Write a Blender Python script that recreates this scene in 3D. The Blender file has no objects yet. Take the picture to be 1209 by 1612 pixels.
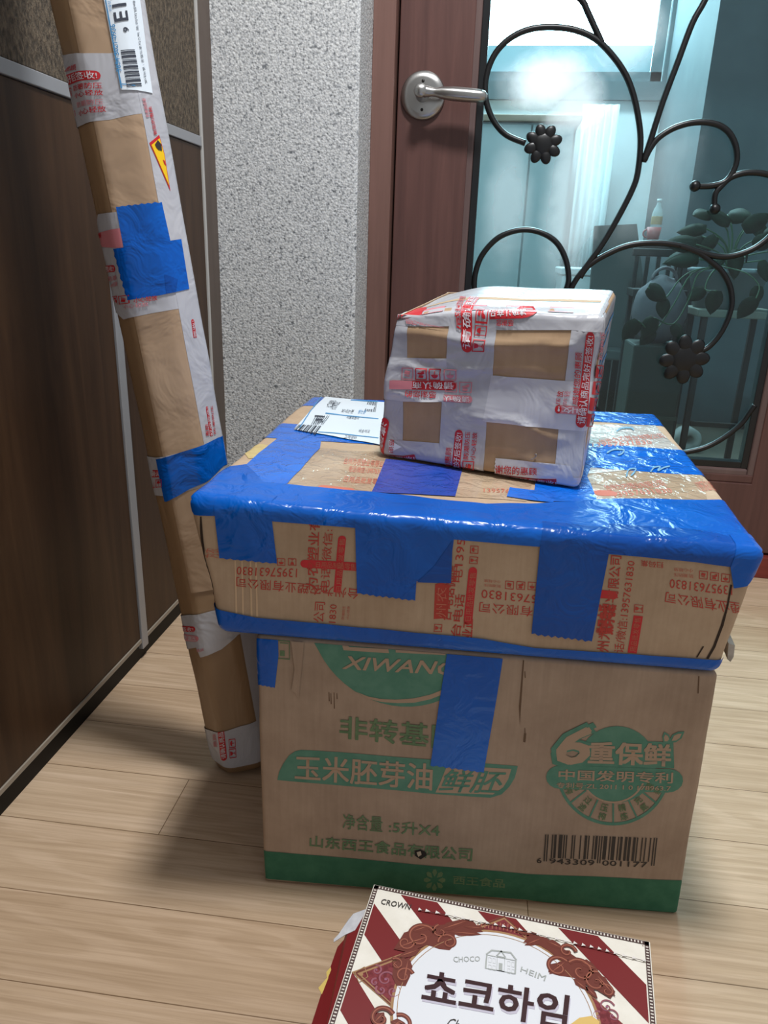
import bpy, bmesh, math, random
import numpy as np
from mathutils import Vector, Matrix, noise
random.seed(7)
SC = bpy.context.scene
COL = SC.collection
# ------------------------------------------------------------------ camera
W, H, CX, CY, F, CH = 1209, 1612, 604.5, 806.0, 1163.0, 0.66
def nrm(v):
    v = np.array(v, float); return v / np.linalg.norm(v)
_dn = nrm((-115, 3300, F)); _fw = np.array((787 - CX, 402 - CY, F)); _fw = nrm(_fw - _dn * _fw.dot(_dn))
RM = np.array([np.cross(_dn, _fw), _fw, -_dn])          # camera axes (x right, y down, z forward) -> world
CAM = np.array([0, 0, CH])
cam = bpy.data.cameras.new('camera'); camo = bpy.data.objects.new('camera', cam); COL.objects.link(camo)
cam.sensor_fit = 'VERTICAL'; cam.sensor_height = 24; cam.lens = F / H * 24
cam.clip_start = 0.01
M4 = Matrix.Identity(4)
for i in range(3):
    M4[i][0], M4[i][1], M4[i][2] = RM[i][0], -RM[i][1], -RM[i][2]
M4[0][3], M4[1][3], M4[2][3] = CAM
camo.matrix_world = M4
SC.camera = camo
# ------------------------------------------------------------------ light and exposure
SC.view_settings.view_transform = 'Standard'; SC.view_settings.look = 'None'
SC.view_settings.gamma = 1; SC.view_settings.use_curve_mapping = False
SC.view_settings.exposure = 0.0
wd = bpy.data.worlds.new('world'); SC.world = wd; wd.use_nodes = True
wd.node_tree.nodes['Background'].inputs[0].default_value = (0.93, 0.96, 1.0, 1)
wd.node_tree.nodes['Background'].inputs[1].default_value = 0.46
la = bpy.data.lights.new('ceiling_lamp_light', 'AREA'); la.shape = 'DISK'; la.size = 0.26
la.energy = 36; la.color = (0.98, 0.99, 1.0)
lo = bpy.data.objects.new('ceiling_lamp_light', la); COL.objects.link(lo); lo.location = (0.085, 0.69, 2.2)

# ------------------------------------------------------------------ pixel <-> world helpers
def ray(x, y): return RM @ np.array([x - CX, y - CY, F])
def floor_at(x, y, z=0.0):
    d = ray(x, y); return CAM + d * ((z - CH) / d[2])
def atY(x, y, Y):
    d = ray(x, y); return CAM + d * (Y / d[1])
def atX(x, y, X):
    d = ray(x, y); return CAM + d * (X / d[0])
def proj(P):
    c = RM.T @ (np.asarray(P, float) - CAM); return np.array([CX + F * c[0] / c[2], CY + F * c[1] / c[2]])
def Z(x0, y0, s):                                     # measured in an enlarged crop -> photo pixels
    return lambda pts: [(x0 + s * a, y0 + s * b) for a, b in pts]

# ------------------------------------------------------------------ materials
def new_mat(name):
    m = bpy.data.materials.new(name); m.use_nodes = True
    nt = m.node_tree; nt.nodes.clear()
    out = nt.nodes.new('ShaderNodeOutputMaterial'); b = nt.nodes.new('ShaderNodeBsdfPrincipled')
    nt.links.new(b.outputs[0], out.inputs[0])
    return m, nt, b, out
def srgb(r, g, b):
    f = lambda c: (c / 12.92 if c <= 0.04045 else ((c + 0.055) / 1.055) ** 2.4)
    return tuple(f(c / 255) for c in (r, g, b)) + (1,)
def nd(nt, typ, **kw):
    n = nt.nodes.new(typ)
    for k, v in kw.items():
        if k in n.inputs: n.inputs[k].default_value = v
        else: setattr(n, k, v)
    return n
def coords(nt, scale=(1, 1, 1), rot=(0, 0, 0)):
    tc = nt.nodes.new('ShaderNodeTexCoord'); mp = nt.nodes.new('ShaderNodeMapping')
    mp.inputs['Scale'].default_value = scale; mp.inputs['Rotation'].default_value = rot
    nt.links.new(tc.outputs['Object'], mp.inputs['Vector']); return mp.outputs[0]
def ramp(nt, fac, stops):
    r = nt.nodes.new('ShaderNodeValToRGB')
    while len(r.color_ramp.elements) < len(stops): r.color_ramp.elements.new(0.5)
    for e, (p, c) in zip(r.color_ramp.elements, stops): e.position = p; e.color = c
    nt.links.new(fac, r.inputs[0]); return r.outputs[0]
def bump(nt, b, h, strength, dist):
    bp = nt.nodes.new('ShaderNodeBump'); bp.inputs['Strength'].default_value = strength; bp.inputs['Distance'].default_value = dist
    nt.links.new(h, bp.inputs['Height']); nt.links.new(bp.outputs[0], b.inputs['Normal']); return bp
def plain(name, c, rough=0.5, metal=0.0, spec=0.5):
    m, nt, b, o = new_mat(name)
    b.inputs['Base Color'].default_value = c; b.inputs['Roughness'].default_value = rough
    b.inputs['Metallic'].default_value = metal; b.inputs['Specular IOR Level'].default_value = spec
    return m
def noisy(name, c1, c2, scale=(1, 1, 1), nscale=20, rough=0.5, spec=0.4, bstr=0.0, bdist=0.001, detail=6, lo_=0.3, hi_=0.7, brange=None):
    m, nt, b, o = new_mat(name)
    v = coords(nt, scale); n = nd(nt, 'ShaderNodeTexNoise', Scale=nscale, Detail=detail, Roughness=0.6); nt.links.new(v, n.inputs['Vector'])
    nt.links.new(ramp(nt, n.outputs['Fac'], [(lo_, c1), (hi_, c2)]), b.inputs['Base Color'])
    b.inputs['Roughness'].default_value = rough; b.inputs['Specular IOR Level'].default_value = spec
    if bstr: bump(nt, b, n.outputs['Fac'], bstr, bdist)
    return m
def film(name, c, rough, wr=0.5, wscale=35, alpha=1.0, c2=None, stretch=(1, 1, 1), coat=0.0, spec=0.5):
    """packing tape: a smooth film with stretched creases"""
    m, nt, b, o = new_mat(name)
    v = coords(nt, stretch)
    n = nd(nt, 'ShaderNodeTexNoise', Scale=wscale, Detail=3.0, Roughness=0.55, Distortion=0.8); nt.links.new(v, n.inputs['Vector'])
    n2 = nd(nt, 'ShaderNodeTexNoise', Scale=wscale * 0.25, Detail=2.0); nt.links.new(v, n2.inputs['Vector'])
    ad = nd(nt, 'ShaderNodeMath', operation='ADD'); nt.links.new(n.outputs['Fac'], ad.inputs[0]); nt.links.new(n2.outputs['Fac'], ad.inputs[1])
    bump(nt, b, ad.outputs[0], wr, 0.004)
    nt.links.new(ramp(nt, n2.outputs['Fac'], [(0.3, c), (0.7, c2 or c)]), b.inputs['Base Color'])
    b.inputs['Roughness'].default_value = rough; b.inputs['Alpha'].default_value = alpha; b.inputs['Specular IOR Level'].default_value = spec
    b.inputs['Coat Weight'].default_value = coat; b.inputs['Coat Roughness'].default_value = 0.1
    return m
def cardboard(name, c1, c2, flute=260, rough=0.75, axis=0):
    m, nt, b, o = new_mat(name)
    v = coords(nt)
    n = nd(nt, 'ShaderNodeTexNoise', Scale=14.0, Detail=8.0, Roughness=0.65); nt.links.new(v, n.inputs['Vector'])
    v2 = coords(nt, (1, 1, 0.06)); n2 = nd(nt, 'ShaderNodeTexNoise', Scale=float(flute), Detail=2.0); nt.links.new(v2, n2.inputs['Vector'])
    mx = nd(nt, 'ShaderNodeMix', data_type='FLOAT'); mx.inputs[0].default_value = 0.22
    nt.links.new(n.outputs['Fac'], mx.inputs[2]); nt.links.new(n2.outputs['Fac'], mx.inputs[3])
    nt.links.new(ramp(nt, mx.outputs[0], [(0.32, c1), (0.68, c2)]), b.inputs['Base Color'])
    bump(nt, b, mx.outputs[0], 0.25, 0.002)
    b.inputs['Roughness'].default_value = rough; b.inputs['Specular IOR Level'].default_value = 0.3
    return m
def wood(name, c1, c2, scale, nscale=6, rough=0.4, bstr=0.05, spec=0.4):
    m, nt, b, o = new_mat(name)
    v = coords(nt, scale)
    n = nd(nt, 'ShaderNodeTexNoise', Scale=float(nscale), Detail=8.0, Roughness=0.62, Distortion=0.6); nt.links.new(v, n.inputs['Vector'])
    nt.links.new(ramp(nt, n.outputs['Fac'], [(0.28, c1), (0.72, c2)]), b.inputs['Base Color'])
    b.inputs['Roughness'].default_value = rough; b.inputs['Specular IOR Level'].default_value = spec
    if bstr: bump(nt, b, n.outputs['Fac'], bstr, 0.002)
    return m

M = {}
M['carton'] = cardboard('brown_carton_board', srgb(150, 128, 109), srgb(176, 153, 132))
M['carton_u'] = cardboard('tan_carton_board', srgb(168, 142, 116), srgb(192, 167, 140))
M['kraft'] = cardboard('kraft_board', srgb(164, 134, 104), srgb(186, 156, 124), flute=120)
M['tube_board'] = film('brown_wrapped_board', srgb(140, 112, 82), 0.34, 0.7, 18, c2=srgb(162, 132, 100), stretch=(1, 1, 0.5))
M['carton_in'] = plain('torn_board', srgb(190, 172, 150), 0.9)
M['blue'] = film('blue_packing_tape_shaded', srgb(0, 80, 172), 0.22, 0.8, 34, c2=srgb(0, 95, 192), spec=0.35)  # same tape with its colour darkened for the shaded front faces
M['blue_top'] = film('blue_packing_tape_creased_lit', srgb(0, 98, 204), 0.14, 1.0, 46, c2=srgb(0, 114, 222), coat=0.4)  # lit copy: colour kept lighter for the top face
M['blue_dark'] = film('blue_packing_tape_doubled', srgb(0, 66, 150), 0.22, 0.85, 34, c2=srgb(0, 80, 168), spec=0.35)  # doubled tape, darkened along with the shaded copy
M['violet'] = film('blue_tape_over_red_print', srgb(24, 68, 164), 0.18, 0.9, 60, c2=srgb(74, 82, 160))
M['clear'] = film('clear_tape_over_board', srgb(178, 152, 124), 0.13, 1.0, 55, c2=srgb(200, 176, 148), coat=0.7)
M['glare_clear'] = film('clear_tape_glare', srgb(205, 200, 192), 0.12, 1.2, 50, c2=srgb(224, 220, 214), coat=0.8)  # clear tape with its base whitened to imitate window glare
M['white_tape'] = film('white_printed_tape', srgb(176, 177, 183), 0.26, 0.8, 22, c2=srgb(194, 194, 199))
M['white_tape_b'] = film('white_printed_tape_doubled', srgb(188, 188, 193), 0.24, 0.8, 22, c2=srgb(212, 212, 217))
M['red'] = plain('red_ink', srgb(196, 30, 40), 0.45)
M['red_pale'] = plain('faded_red_ink', srgb(208, 128, 136), 0.45)
M['red_board'] = plain('red_ink_on_board', srgb(182, 56, 44), 0.6)
M['red_board_pale'] = plain('worn_red_ink_on_board', srgb(192, 106, 84), 0.6)
M['pill_text'] = plain('white_ink', srgb(214, 206, 210), 0.45)
M['green'] = noisy('green_ink', srgb(80, 128, 108), srgb(98, 142, 122), (1, 1, 1), 60, 0.7, 0.2)
M['green_dk'] = noisy('dark_green_ink', srgb(48, 100, 76), srgb(64, 114, 88), (1, 1, 1), 60, 0.7, 0.2)
M['green_tx'] = noisy('grey_green_ink', srgb(92, 118, 84), srgb(110, 132, 98), (1, 1, 1), 60, 0.7, 0.2)
M['board_ink'] = plain('bare_board_lettering', srgb(172, 147, 124), 0.75, 0, 0.3)
M['black_ink'] = plain('dark_ink', srgb(48, 42, 38), 0.6)
M['label'] = film('paper_label', srgb(222, 232, 240), 0.3, 0.15, 20, c2=srgb(230, 238, 244))
M['label_ink'] = plain('label_ink', srgb(46, 52, 66), 0.5)
M['label_blue'] = plain('label_blue_ink', srgb(70, 140, 190), 0.5)
M['yellow'] = plain('yellow_sticker', srgb(246, 200, 20), 0.4)
M['metal'] = None

# ------------------------------------------------------------------ object helpers
def tag(o, label=None, cat=None, group=None, kind=None):
    if label: o['label'] = label
    if cat: o['category'] = cat
    if group: o['group'] = group
    if kind: o['kind'] = kind
    return o
def empty(name, loc=(0, 0, 0)):
    o = bpy.data.objects.new(name, None); o.location = loc; o.empty_display_size = 0.05; COL.objects.link(o); return o
def wloc(o):
    v = Vector((0, 0, 0))
    while o: v += o.location; o = o.parent
    return v
def obj(name, bm, mats, parent=None, smooth=False, loc=None):
    """link a bmesh given in world coordinates as one mesh object"""
    me = bpy.data.meshes.new(name)
    base = wloc(parent) if parent else Vector(loc or (0, 0, 0))
    if base.length > 0: bmesh.ops.translate(bm, vec=-base, verts=bm.verts)
    bm.normal_update(); bm.to_mesh(me); bm.free()
    for m in (mats if isinstance(mats, (list, tuple)) else [mats]): me.materials.append(m)
    if smooth: me.polygons.foreach_set('use_smooth', [True] * len(me.polygons))
    o = bpy.data.objects.new(name, me); COL.objects.link(o)
    if parent: o.parent = parent
    elif loc: o.location = loc
    return o
def add_box(bm, lo, hi, bev=0.0, mi=0):
    vs = [bm.verts.new((x, y, z)) for x in (lo[0], hi[0]) for y in (lo[1], hi[1]) for z in (lo[2], hi[2])]
    fs = [bm.faces.new([vs[i] for i in q]) for q in ((0, 1, 3, 2), (4, 6, 7, 5), (0, 4, 5, 1), (2, 3, 7, 6), (0, 2, 6, 4), (1, 5, 7, 3))]
    for f in fs: f.material_index = mi
    if bev:
        es = list({e for f in fs for e in f.edges})
        bmesh.ops.bevel(bm, geom=es, offset=bev, segments=2, affect='EDGES', profile=0.5)
    return bm
def box_obj(name, lo, hi, mat, parent=None, bev=0.0, loc=None):
    return obj(name, add_box(bmesh.new(), lo, hi, bev), mat, parent, loc=loc)
def add_tube(bm, pts, rad, seg=10, caps=True):
    pts = [Vector(p) for p in pts]; n = len(pts)
    rads = rad if isinstance(rad, (list, tuple)) else [rad] * n
    rings = []; up = None
    for i, p in enumerate(pts):
        t = (pts[min(i + 1, n - 1)] - pts[max(i - 1, 0)]).normalized()
        if up is None: up = t.orthogonal().normalized()
        up = (up - t * up.dot(t)).normalized(); sd = t.cross(up)
        rings.append([bm.verts.new(p + (up * math.cos(2 * math.pi * k / seg) + sd * math.sin(2 * math.pi * k / seg)) * rads[i]) for k in range(seg)])
    for a, b in zip(rings, rings[1:]):
        for k in range(seg): bm.faces.new((a[k], a[(k + 1) % seg], b[(k + 1) % seg], b[k]))
    if caps: bm.faces.new(rings[0][::-1]); bm.faces.new(rings[-1])
    return bm
def add_lathe(bm, prof, origin, ax=(0, 0, 1), seg=32):
    ax = Vector(ax).normalized(); u = ax.orthogonal().normalized(); w = ax.cross(u); O = Vector(origin)
    rings = [[bm.verts.new(O + ax * z + (u * math.cos(2 * math.pi * k / seg) + w * math.sin(2 * math.pi * k / seg)) * max(r, 1e-5)) for k in range(seg)] for r, z in prof]
    for a, b in zip(rings, rings[1:]):
        for k in range(seg): bm.faces.new((a[k], a[(k + 1) % seg], b[(k + 1) % seg], b[k]))
    bm.faces.new(rings[0][::-1]); bm.faces.new(rings[-1])
    return bm
def smooth_curve(pts, sub=6):
    P = [np.array(p, float) for p in pts]; out = []
    for i in range(len(P) - 1):
        a, b, c, d = P[max(i - 1, 0)], P[i], P[i + 1], P[min(i + 2, len(P) - 1)]
        for k in range(sub):
            t = k / sub
            out.append(0.5 * ((2 * b) + (c - a) * t + (2 * a - 5 * b + 4 * c - d) * t * t + (3 * b - a - 3 * c + d) * t ** 3))
    out.append(P[-1]); return out

# ------------------------------------------------------------------ lettering
_TX = {}
def glyphs(txt, bold=0.0, shear=0.0):
    k = (txt, bold, shear)
    if k in _TX: return _TX[k]
    c = bpy.data.curves.new('lettering', 'FONT'); c.body = txt; c.dimensions = '2D'; c.fill_mode = 'FRONT'
    c.offset = bold; c.resolution_u = 2; c.shear = shear
    o = bpy.data.objects.new('lettering', c); COL.objects.link(o); bpy.context.view_layer.update()
    m = o.to_mesh()
    vs = np.array([v.co[:2] for v in m.vertices]); fs = [tuple(p.vertices) for p in m.polygons]
    o.to_mesh_clear(); bpy.data.objects.remove(o); bpy.data.curves.remove(c)
    lo, hi = vs.min(0), vs.max(0); vs = (vs - lo) / (hi - lo)
    _TX[k] = (vs, fs); return _TX[k]
def bil(q, s, t):                                      # q = TL, TR, BR, BL ; s right, t up
    q = [np.asarray(p, float) for p in q]
    return (q[3] * (1 - s) + q[2] * s) * (1 - t) + (q[0] * (1 - s) + q[1] * s) * t

# ------------------------------------------------------------------ surfaces that carry tape and print
class Surface:
    cell = 0.03
    def bends(self, face): return [], []
    def inv(self, face, x, y, guess=None):
        best = None
        for g in ([guess] if guess is not None else self.guesses(face)):
            p = np.array(g, float)
            for _ in range(40):
                P0 = proj(self.S(face, p[0], p[1], 0)); r = np.array([x, y]) - P0
                if abs(r).max() < 0.02: break
                e = 1e-4
                J = np.column_stack([(proj(self.S(face, p[0] + e, p[1], 0)) - P0) / e, (proj(self.S(face, p[0], p[1] + e, 0)) - P0) / e])
                try: st = np.linalg.solve(J, r)
                except np.linalg.LinAlgError: break
                ln = np.linalg.norm(st); p = p + (st if ln < 0.06 else st * 0.06 / ln)
            er = np.abs(np.array([x, y]) - proj(self.S(face, p[0], p[1], 0))).max()
            if best is None or er < best[0]: best = (er, p)
            if er < 0.1: break
        return best[1]
    vmax = None
    def uv(self, face, pts):
        o = [self.inv(face, *p) for p in pts]
        return o if self.vmax is None else [np.array((p[0], min(p[1], self.vmax))) for p in o]

class Deco:
    """collects flat pieces laid on a Surface into one mesh"""
    def __init__(self, surf): self.s = surf; self.bm = bmesh.new(); self.mats = []
    def mi(self, m):
        if m not in self.mats: self.mats.append(m)
        return self.mats.index(m)
    def lay(self, vs, fs, face, h, m, cell=None):
        cell = cell or self.s.cell
        b = bmesh.new(); V = [b.verts.new((p[0], p[1], 0)) for p in vs]
        for f in fs:
            if len(set(f)) > 2:
                try: b.faces.new([V[i] for i in f])
                except ValueError: pass
        big = [f for f in b.faces if len(f.verts) > 4]
        if big: bmesh.ops.triangulate(b, faces=big)
        A = np.array([p[:2] for p in vs]); lo, hi = A.min(0), A.max(0)
        bu, bv = self.s.bends(face)
        for ax, (l, h_, bl) in enumerate(((lo[0], hi[0], bu), (lo[1], hi[1], bv))):
            cuts = [k * cell for k in range(int(math.floor(l / cell)) + 1, int(math.ceil(h_ / cell)))] + [x for x in bl if l < x < h_]
            for c in cuts:
                co = (c, 0, 0) if ax == 0 else (0, c, 0); no = (1, 0, 0) if ax == 0 else (0, 1, 0)
                bmesh.ops.bisect_plane(b, geom=b.verts[:] + b.edges[:] + b.faces[:], plane_co=co, plane_no=no, dist=1e-7)
        k = self.mi(m); mp = {}
        for v in b.verts: mp[v] = self.bm.verts.new(self.s.S(face, v.co.x, v.co.y, h))
        for f in b.faces:
            vv = [mp[v] for v in f.verts]
            nf = self.bm.faces.new(vv); nf.material_index = k; nf.smooth = True
        b.free(); return self
    def poly(self, face, uv, m, h=0.0005, cell=None):
        self.lay(uv, [tuple(range(len(uv)))], face, h, m, cell); return self
    def ppoly(self, face, px, m, h=0.0005, cell=None): return self.poly(face, self.s.uv(face, px), m, h, cell)
    def text(self, face, txt, px, m, h=0.0009, bold=0.0, shear=0.0, uvq=None):
        q = uvq or self.s.uv(face, px); vs, fs = glyphs(txt, 0.0, shear)
        r = np.linalg.norm(np.array(q[3]) - q[0]) / max(1e-6, np.linalg.norm(np.array(q[1]) - q[0]))
        for n, (dx, dy) in enumerate(((-1, -1), (1, -1), (1, 1), (-1, 1)) if bold else ((0, 0),)):
            self.lay([bil(q, a + dx * bold * r, b + dy * bold) for a, b in vs], fs, face, h + 0.00004 * n, m)
        return self
    def pill(self, face, px, m, h=0.0007, ends=(1, 1), uvq=None):
        """rounded bar; px TL,TR,BR,BL along its length"""
        q = uvq or self.s.uv(face, px); L = np.linalg.norm(np.array(q[1]) - q[0]); T = np.linalg.norm(np.array(q[3]) - q[0]); e = min(0.49, 0.5 * T / L)
        pts = []
        for k in range(9):
            a = math.pi / 2 + math.pi * k / 8; pts.append((e + e * math.cos(a) if ends[0] else 0.0, 0.5 + 0.5 * math.sin(a)))
        for k in range(9):
            a = -math.pi / 2 + math.pi * k / 8; pts.append((1 - e + e * math.cos(a) if ends[1] else 1.0, 0.5 + 0.5 * math.sin(a)))
        return self.poly(face, [bil(q, a, b) for a, b in pts], m, h)
    def frame(self, face, px, m, h=0.0008, w=0.07, uvq=None):
        q = uvq or self.s.uv(face, px)
        o = [bil(q, a, b) for a, b in ((0, 0), (1, 0), (1, 1), (0, 1))]; i = [bil(q, a, b) for a, b in ((w, w), (1 - w, w), (1 - w, 1 - w), (w, 1 - w))]
        self.lay(o + i, [(k, (k + 1) % 4, 4 + (k + 1) % 4, 4 + k) for k in range(4)], face, h, m); return q
    def icon(self, face, px, kind, m, h=0.0008):
        q = self.frame(face, px, m, h, 0.08)
        B = lambda pts: self.poly(face, [bil(q, a, b) for a, b in pts], m, h)
        if kind == 'umbrella':
            B([(0.2, 0.5)] + [(0.5 - 0.3 * math.cos(math.pi * k / 8), 0.5 + 0.32 * math.sin(math.pi * k / 8)) for k in range(1, 8)] + [(0.8, 0.5)]); B([(0.47, 0.18), (0.53, 0.18), (0.53, 0.5), (0.47, 0.5)])
        elif kind == 'glass':
            B([(0.26, 0.85), (0.74, 0.85), (0.66, 0.55), (0.53, 0.48), (0.53, 0.22), (0.7, 0.18), (0.7, 0.13), (0.3, 0.13), (0.3, 0.18), (0.47, 0.22), (0.47, 0.48), (0.34, 0.55)])
        elif kind == 'hands':
            B([(0.2, 0.2), (0.35, 0.2), (0.5, 0.35), (0.8, 0.4), (0.8, 0.52), (0.45, 0.55), (0.2, 0.45)]); B([(0.3, 0.62), (0.7, 0.58), (0.75, 0.8), (0.35, 0.84)])
        else:
            B([(0.25, 0.3), (0.7, 0.22), (0.78, 0.5), (0.33, 0.6)]); B([(0.3, 0.68), (0.75, 0.58), (0.75, 0.66), (0.32, 0.78)])
        return self
    def done(self, name, parent): return obj(name, self.bm, self.mats, parent, smooth=False)
def jag(a, b, n, amp):
    """torn, serrated tape end between two pixels"""
    a, b = np.array(a, float), np.array(b, float); d = b - a; p = np.array([-d[1], d[0]]) / np.linalg.norm(d)
    return [tuple(a + d * (k / n) + p * (amp if k % 2 else -amp) * random.uniform(0.4, 1)) for k in range(1, n)]

class Carton(Surface):
    def __init__(self, cn, r, disp=None, cell=0.03):
        self.c = {k: np.array(v, float) for k, v in cn.items()}; self.r = r; self.dispf = disp; self.cell = cell
        c = self.c; d = lambda i, j: np.linalg.norm(c[i] - c[j])
        self.d = np.array([(d('000', '100') + d('001', '101')) / 2, (d('100', '110') + d('101', '111')) / 2, (d('000', '001') + d('100', '101')) / 2])
    def cage(self, face, u, v):
        a, b, c = self.d
        if face == 'front':
            if v > c: p = (u, v - c, c)
            elif v < 0: p = (u, -v, 0)
            elif u < 0: p = (0, -u, v)
            elif u > a: p = (a, u - a, v)
            else: p = (u, 0, v)
        elif face == 'top':
            if v < 0: p = (u, 0, c + v)
            elif v > b: p = (u, b, c - (v - b))
            elif u < 0: p = (0, v, c + u)
            elif u > a: p = (a, v, c - (u - a))
            else: p = (u, v, c)
        elif face == 'right': p = (a, u, v)
        elif face == 'left': p = (0, b - u, v)
        elif face == 'back': p = (a - u, b, v)
        elif face == 'bottom': p = (u, v, 0)
        return np.clip(np.array(p, float), -0.0001, self.d + 0.0001)
    def pos(self, p, h):
        r = self.r; q = np.clip(p, r, self.d - r); n = p - q; l = np.linalg.norm(n); n = n / l if l > 1e-9 else np.array([0, 0, 1.0])
        if self.dispf: h = h + self.dispf(p)
        p = q + n * (r + h); s = p / self.d; c = self.c
        out = np.zeros(3)
        for k, P in c.items():
            w = 1.0
            for ax in range(3): w *= s[ax] if k[ax] == '1' else 1 - s[ax]
            out += w * P
        return out
    def S(self, face, u, v, h): return self.pos(self.cage(face, u, v), h)
    def guesses(self, face):
        a, b, c = self.d
        if face == 'front': return [(a * i, c * j) for i, j in ((0.5, 0.5), (0.2, 0.9), (0.8, 0.9), (0.5, 0.1))]
        if face == 'top': return [(a * i, b * j) for i, j in ((0.5, 0.3), (0.2, 0.8), (0.8, 0.8), (0.5, 0.05))]
        return [(b / 2, c / 2)]
    def bends(self, face):
        r = self.r; a, b, c = self.d; rr = lambda L: [0, r * 0.35, r * 0.7, r, L - r, L - 0.7 * r, L - 0.35 * r, L]
        if face == 'front': return rr(a), rr(c) + [c + r * 0.35, c + r * 0.7, c + r, -0.35 * r, -0.7 * r, -r]
        if face == 'top': return rr(a) + [-0.5 * r, -r, a + 0.5 * r, a + r], rr(b) + [-0.35 * r, -0.7 * r, -r, b + 0.5 * r, b + r]
        return [], []
    def body(self, skip=()):
        bm = bmesh.new(); a, b, c = self.d; r = self.r
        def ticks(L):
            n = max(2, int((L - 2 * r) / self.cell)); return [0, r * 0.35, r * 0.7] + [r + (L - 2 * r) * k / n for k in range(n + 1)] + [L - r * 0.7, L - r * 0.35, L]
        for face, U, V in (('front', a, c), ('top', a, b), ('right', b, c), ('left', b, c), ('back', a, c), ('bottom', a, b)):
            tu, tv = ticks(U), ticks(V)
            g = [[bm.verts.new(self.S(face, u, v, 0)) for v in tv] for u in tu]
            for i in range(len(tu) - 1):
                for j in range(len(tv) - 1):
                    q = (g[i][j], g[i + 1][j], g[i + 1][j + 1], g[i][j + 1])
                    bm.faces.new(q if face != 'bottom' else q[::-1])
        bmesh.ops.remove_doubles(bm, verts=bm.verts, dist=1e-5)
        bmesh.ops.recalc_face_normals(bm, faces=bm.faces)
        return bm

def ndisp(amp, sc, seed, crumple=0.0, top=None):
    def f(p):
        k = min(1.0, max(0.0, (p[2] - 0.002) / 0.02)) * (1.0 if top is None else min(1.0, max(0.0, (top - 0.002 - p[2]) / 0.02)))
        if k == 0.0: return 0.0
        return k * g(p)
    def g(p):
        v = Vector((p[0] * sc + seed, p[1] * sc, p[2] * sc))
        return amp * noise.noise(v) + (crumple * noise.noise(v * 3.1) if crumple else 0)
    return f

# ================================================================== THE SETTING
WX = -0.54                                             # left wall face
# floor: oak laminate laid across the room
def floor_mat():
    m, nt, b, o = new_mat('oak_laminate')
    tc = nt.nodes.new('ShaderNodeTexCoord')
    mp = nd(nt, 'ShaderNodeMapping'); mp.inputs['Rotation'].default_value = (0, 0, -math.radians(1.36)); mp.inputs['Location'].default_value = (-0.1, 0.0265, 0)
    nt.links.new(tc.outputs['Object'], mp.inputs['Vector'])
    br = nd(nt, 'ShaderNodeTexBrick', offset=0.344, offset_frequency=7, squash=1.0)
    br.inputs['Scale'].default_value = 1.0; br.inputs['Brick Width'].default_value = 1.25; br.inputs['Row Height'].default_value = 0.0985
    br.inputs['Mortar Size'].default_value = 0.0006; br.inputs['Mortar Smooth'].default_value = 0.2; br.inputs['Bias'].default_value = 0.0
    br.inputs['Color1'].default_value = srgb(203, 178, 151); br.inputs['Color2'].default_value = srgb(188, 161, 133); br.inputs['Mortar'].default_value = srgb(120, 95, 70)
    nt.links.new(mp.outputs[0], br.inputs['Vector'])
    # grain
    m2 = nd(nt, 'ShaderNodeMapping'); m2.inputs['Scale'].default_value = (1.3, 58, 1); nt.links.new(mp.outputs[0], m2.inputs['Vector'])
    n = nd(nt, 'ShaderNodeTexNoise', Scale=3.0, Detail=9.0, Roughness=0.7, Distortion=0.15); nt.links.new(m2.outputs[0], n.inputs['Vector'])
    m3 = nd(nt, 'ShaderNodeMapping'); m3.inputs['Scale'].default_value = (0.7, 7, 1); nt.links.new(mp.outputs[0], m3.inputs['Vector'])
    n3 = nd(nt, 'ShaderNodeTexNoise', Scale=2.2, Detail=2.0, Roughness=0.5, Distortion=0.8); nt.links.new(m3.outputs[0], n3.inputs['Vector'])
    sn = nd(nt, 'ShaderNodeMath', operation='MULTIPLY'); nt.links.new(n3.outputs['Fac'], sn.inputs[0]); sn.inputs[1].default_value = 46.0
    s2 = nd(nt, 'ShaderNodeMath', operation='SINE'); nt.links.new(sn.outputs[0], s2.inputs[0])
    g = ramp(nt, n.outputs['Fac'], [(0.32, (0.72, 0.68, 0.62, 1)), (0.60, (1.05, 1.05, 1.05, 1))])
    g2 = ramp(nt, s2.outputs[0], [(0.0, (0.88, 0.86, 0.82, 1)), (0.7, (1, 1, 1, 1))])
    x1 = nd(nt, 'ShaderNodeMix', data_type='RGBA', blend_type='MULTIPLY'); x1.inputs[0].default_value = 0.85
    nt.links.new(br.outputs['Color'], x1.inputs[6]); nt.links.new(g, x1.inputs[7])
    x2 = nd(nt, 'ShaderNodeMix', data_type='RGBA', blend_type='MULTIPLY'); x2.inputs[0].default_value = 0.7
    nt.links.new(x1.outputs[2], x2.inputs[6]); nt.links.new(g2, x2.inputs[7])
    nt.links.new(x2.outputs[2], b.inputs['Base Color'])
    b.inputs['Roughness'].default_value = 0.42; b.inputs['Specular IOR Level'].default_value = 0.35
    bump(nt, b, n.outputs['Fac'], 0.08, 0.001)
    return m
M['floor'] = floor_mat()
o = box_obj('floor', (-0.75, -0.8, -0.05), (2.2, 1.66, 0.0), M['floor']); tag(o, 'pale oak laminate floor with planks laid across the hall', 'floor', kind='structure')

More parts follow.
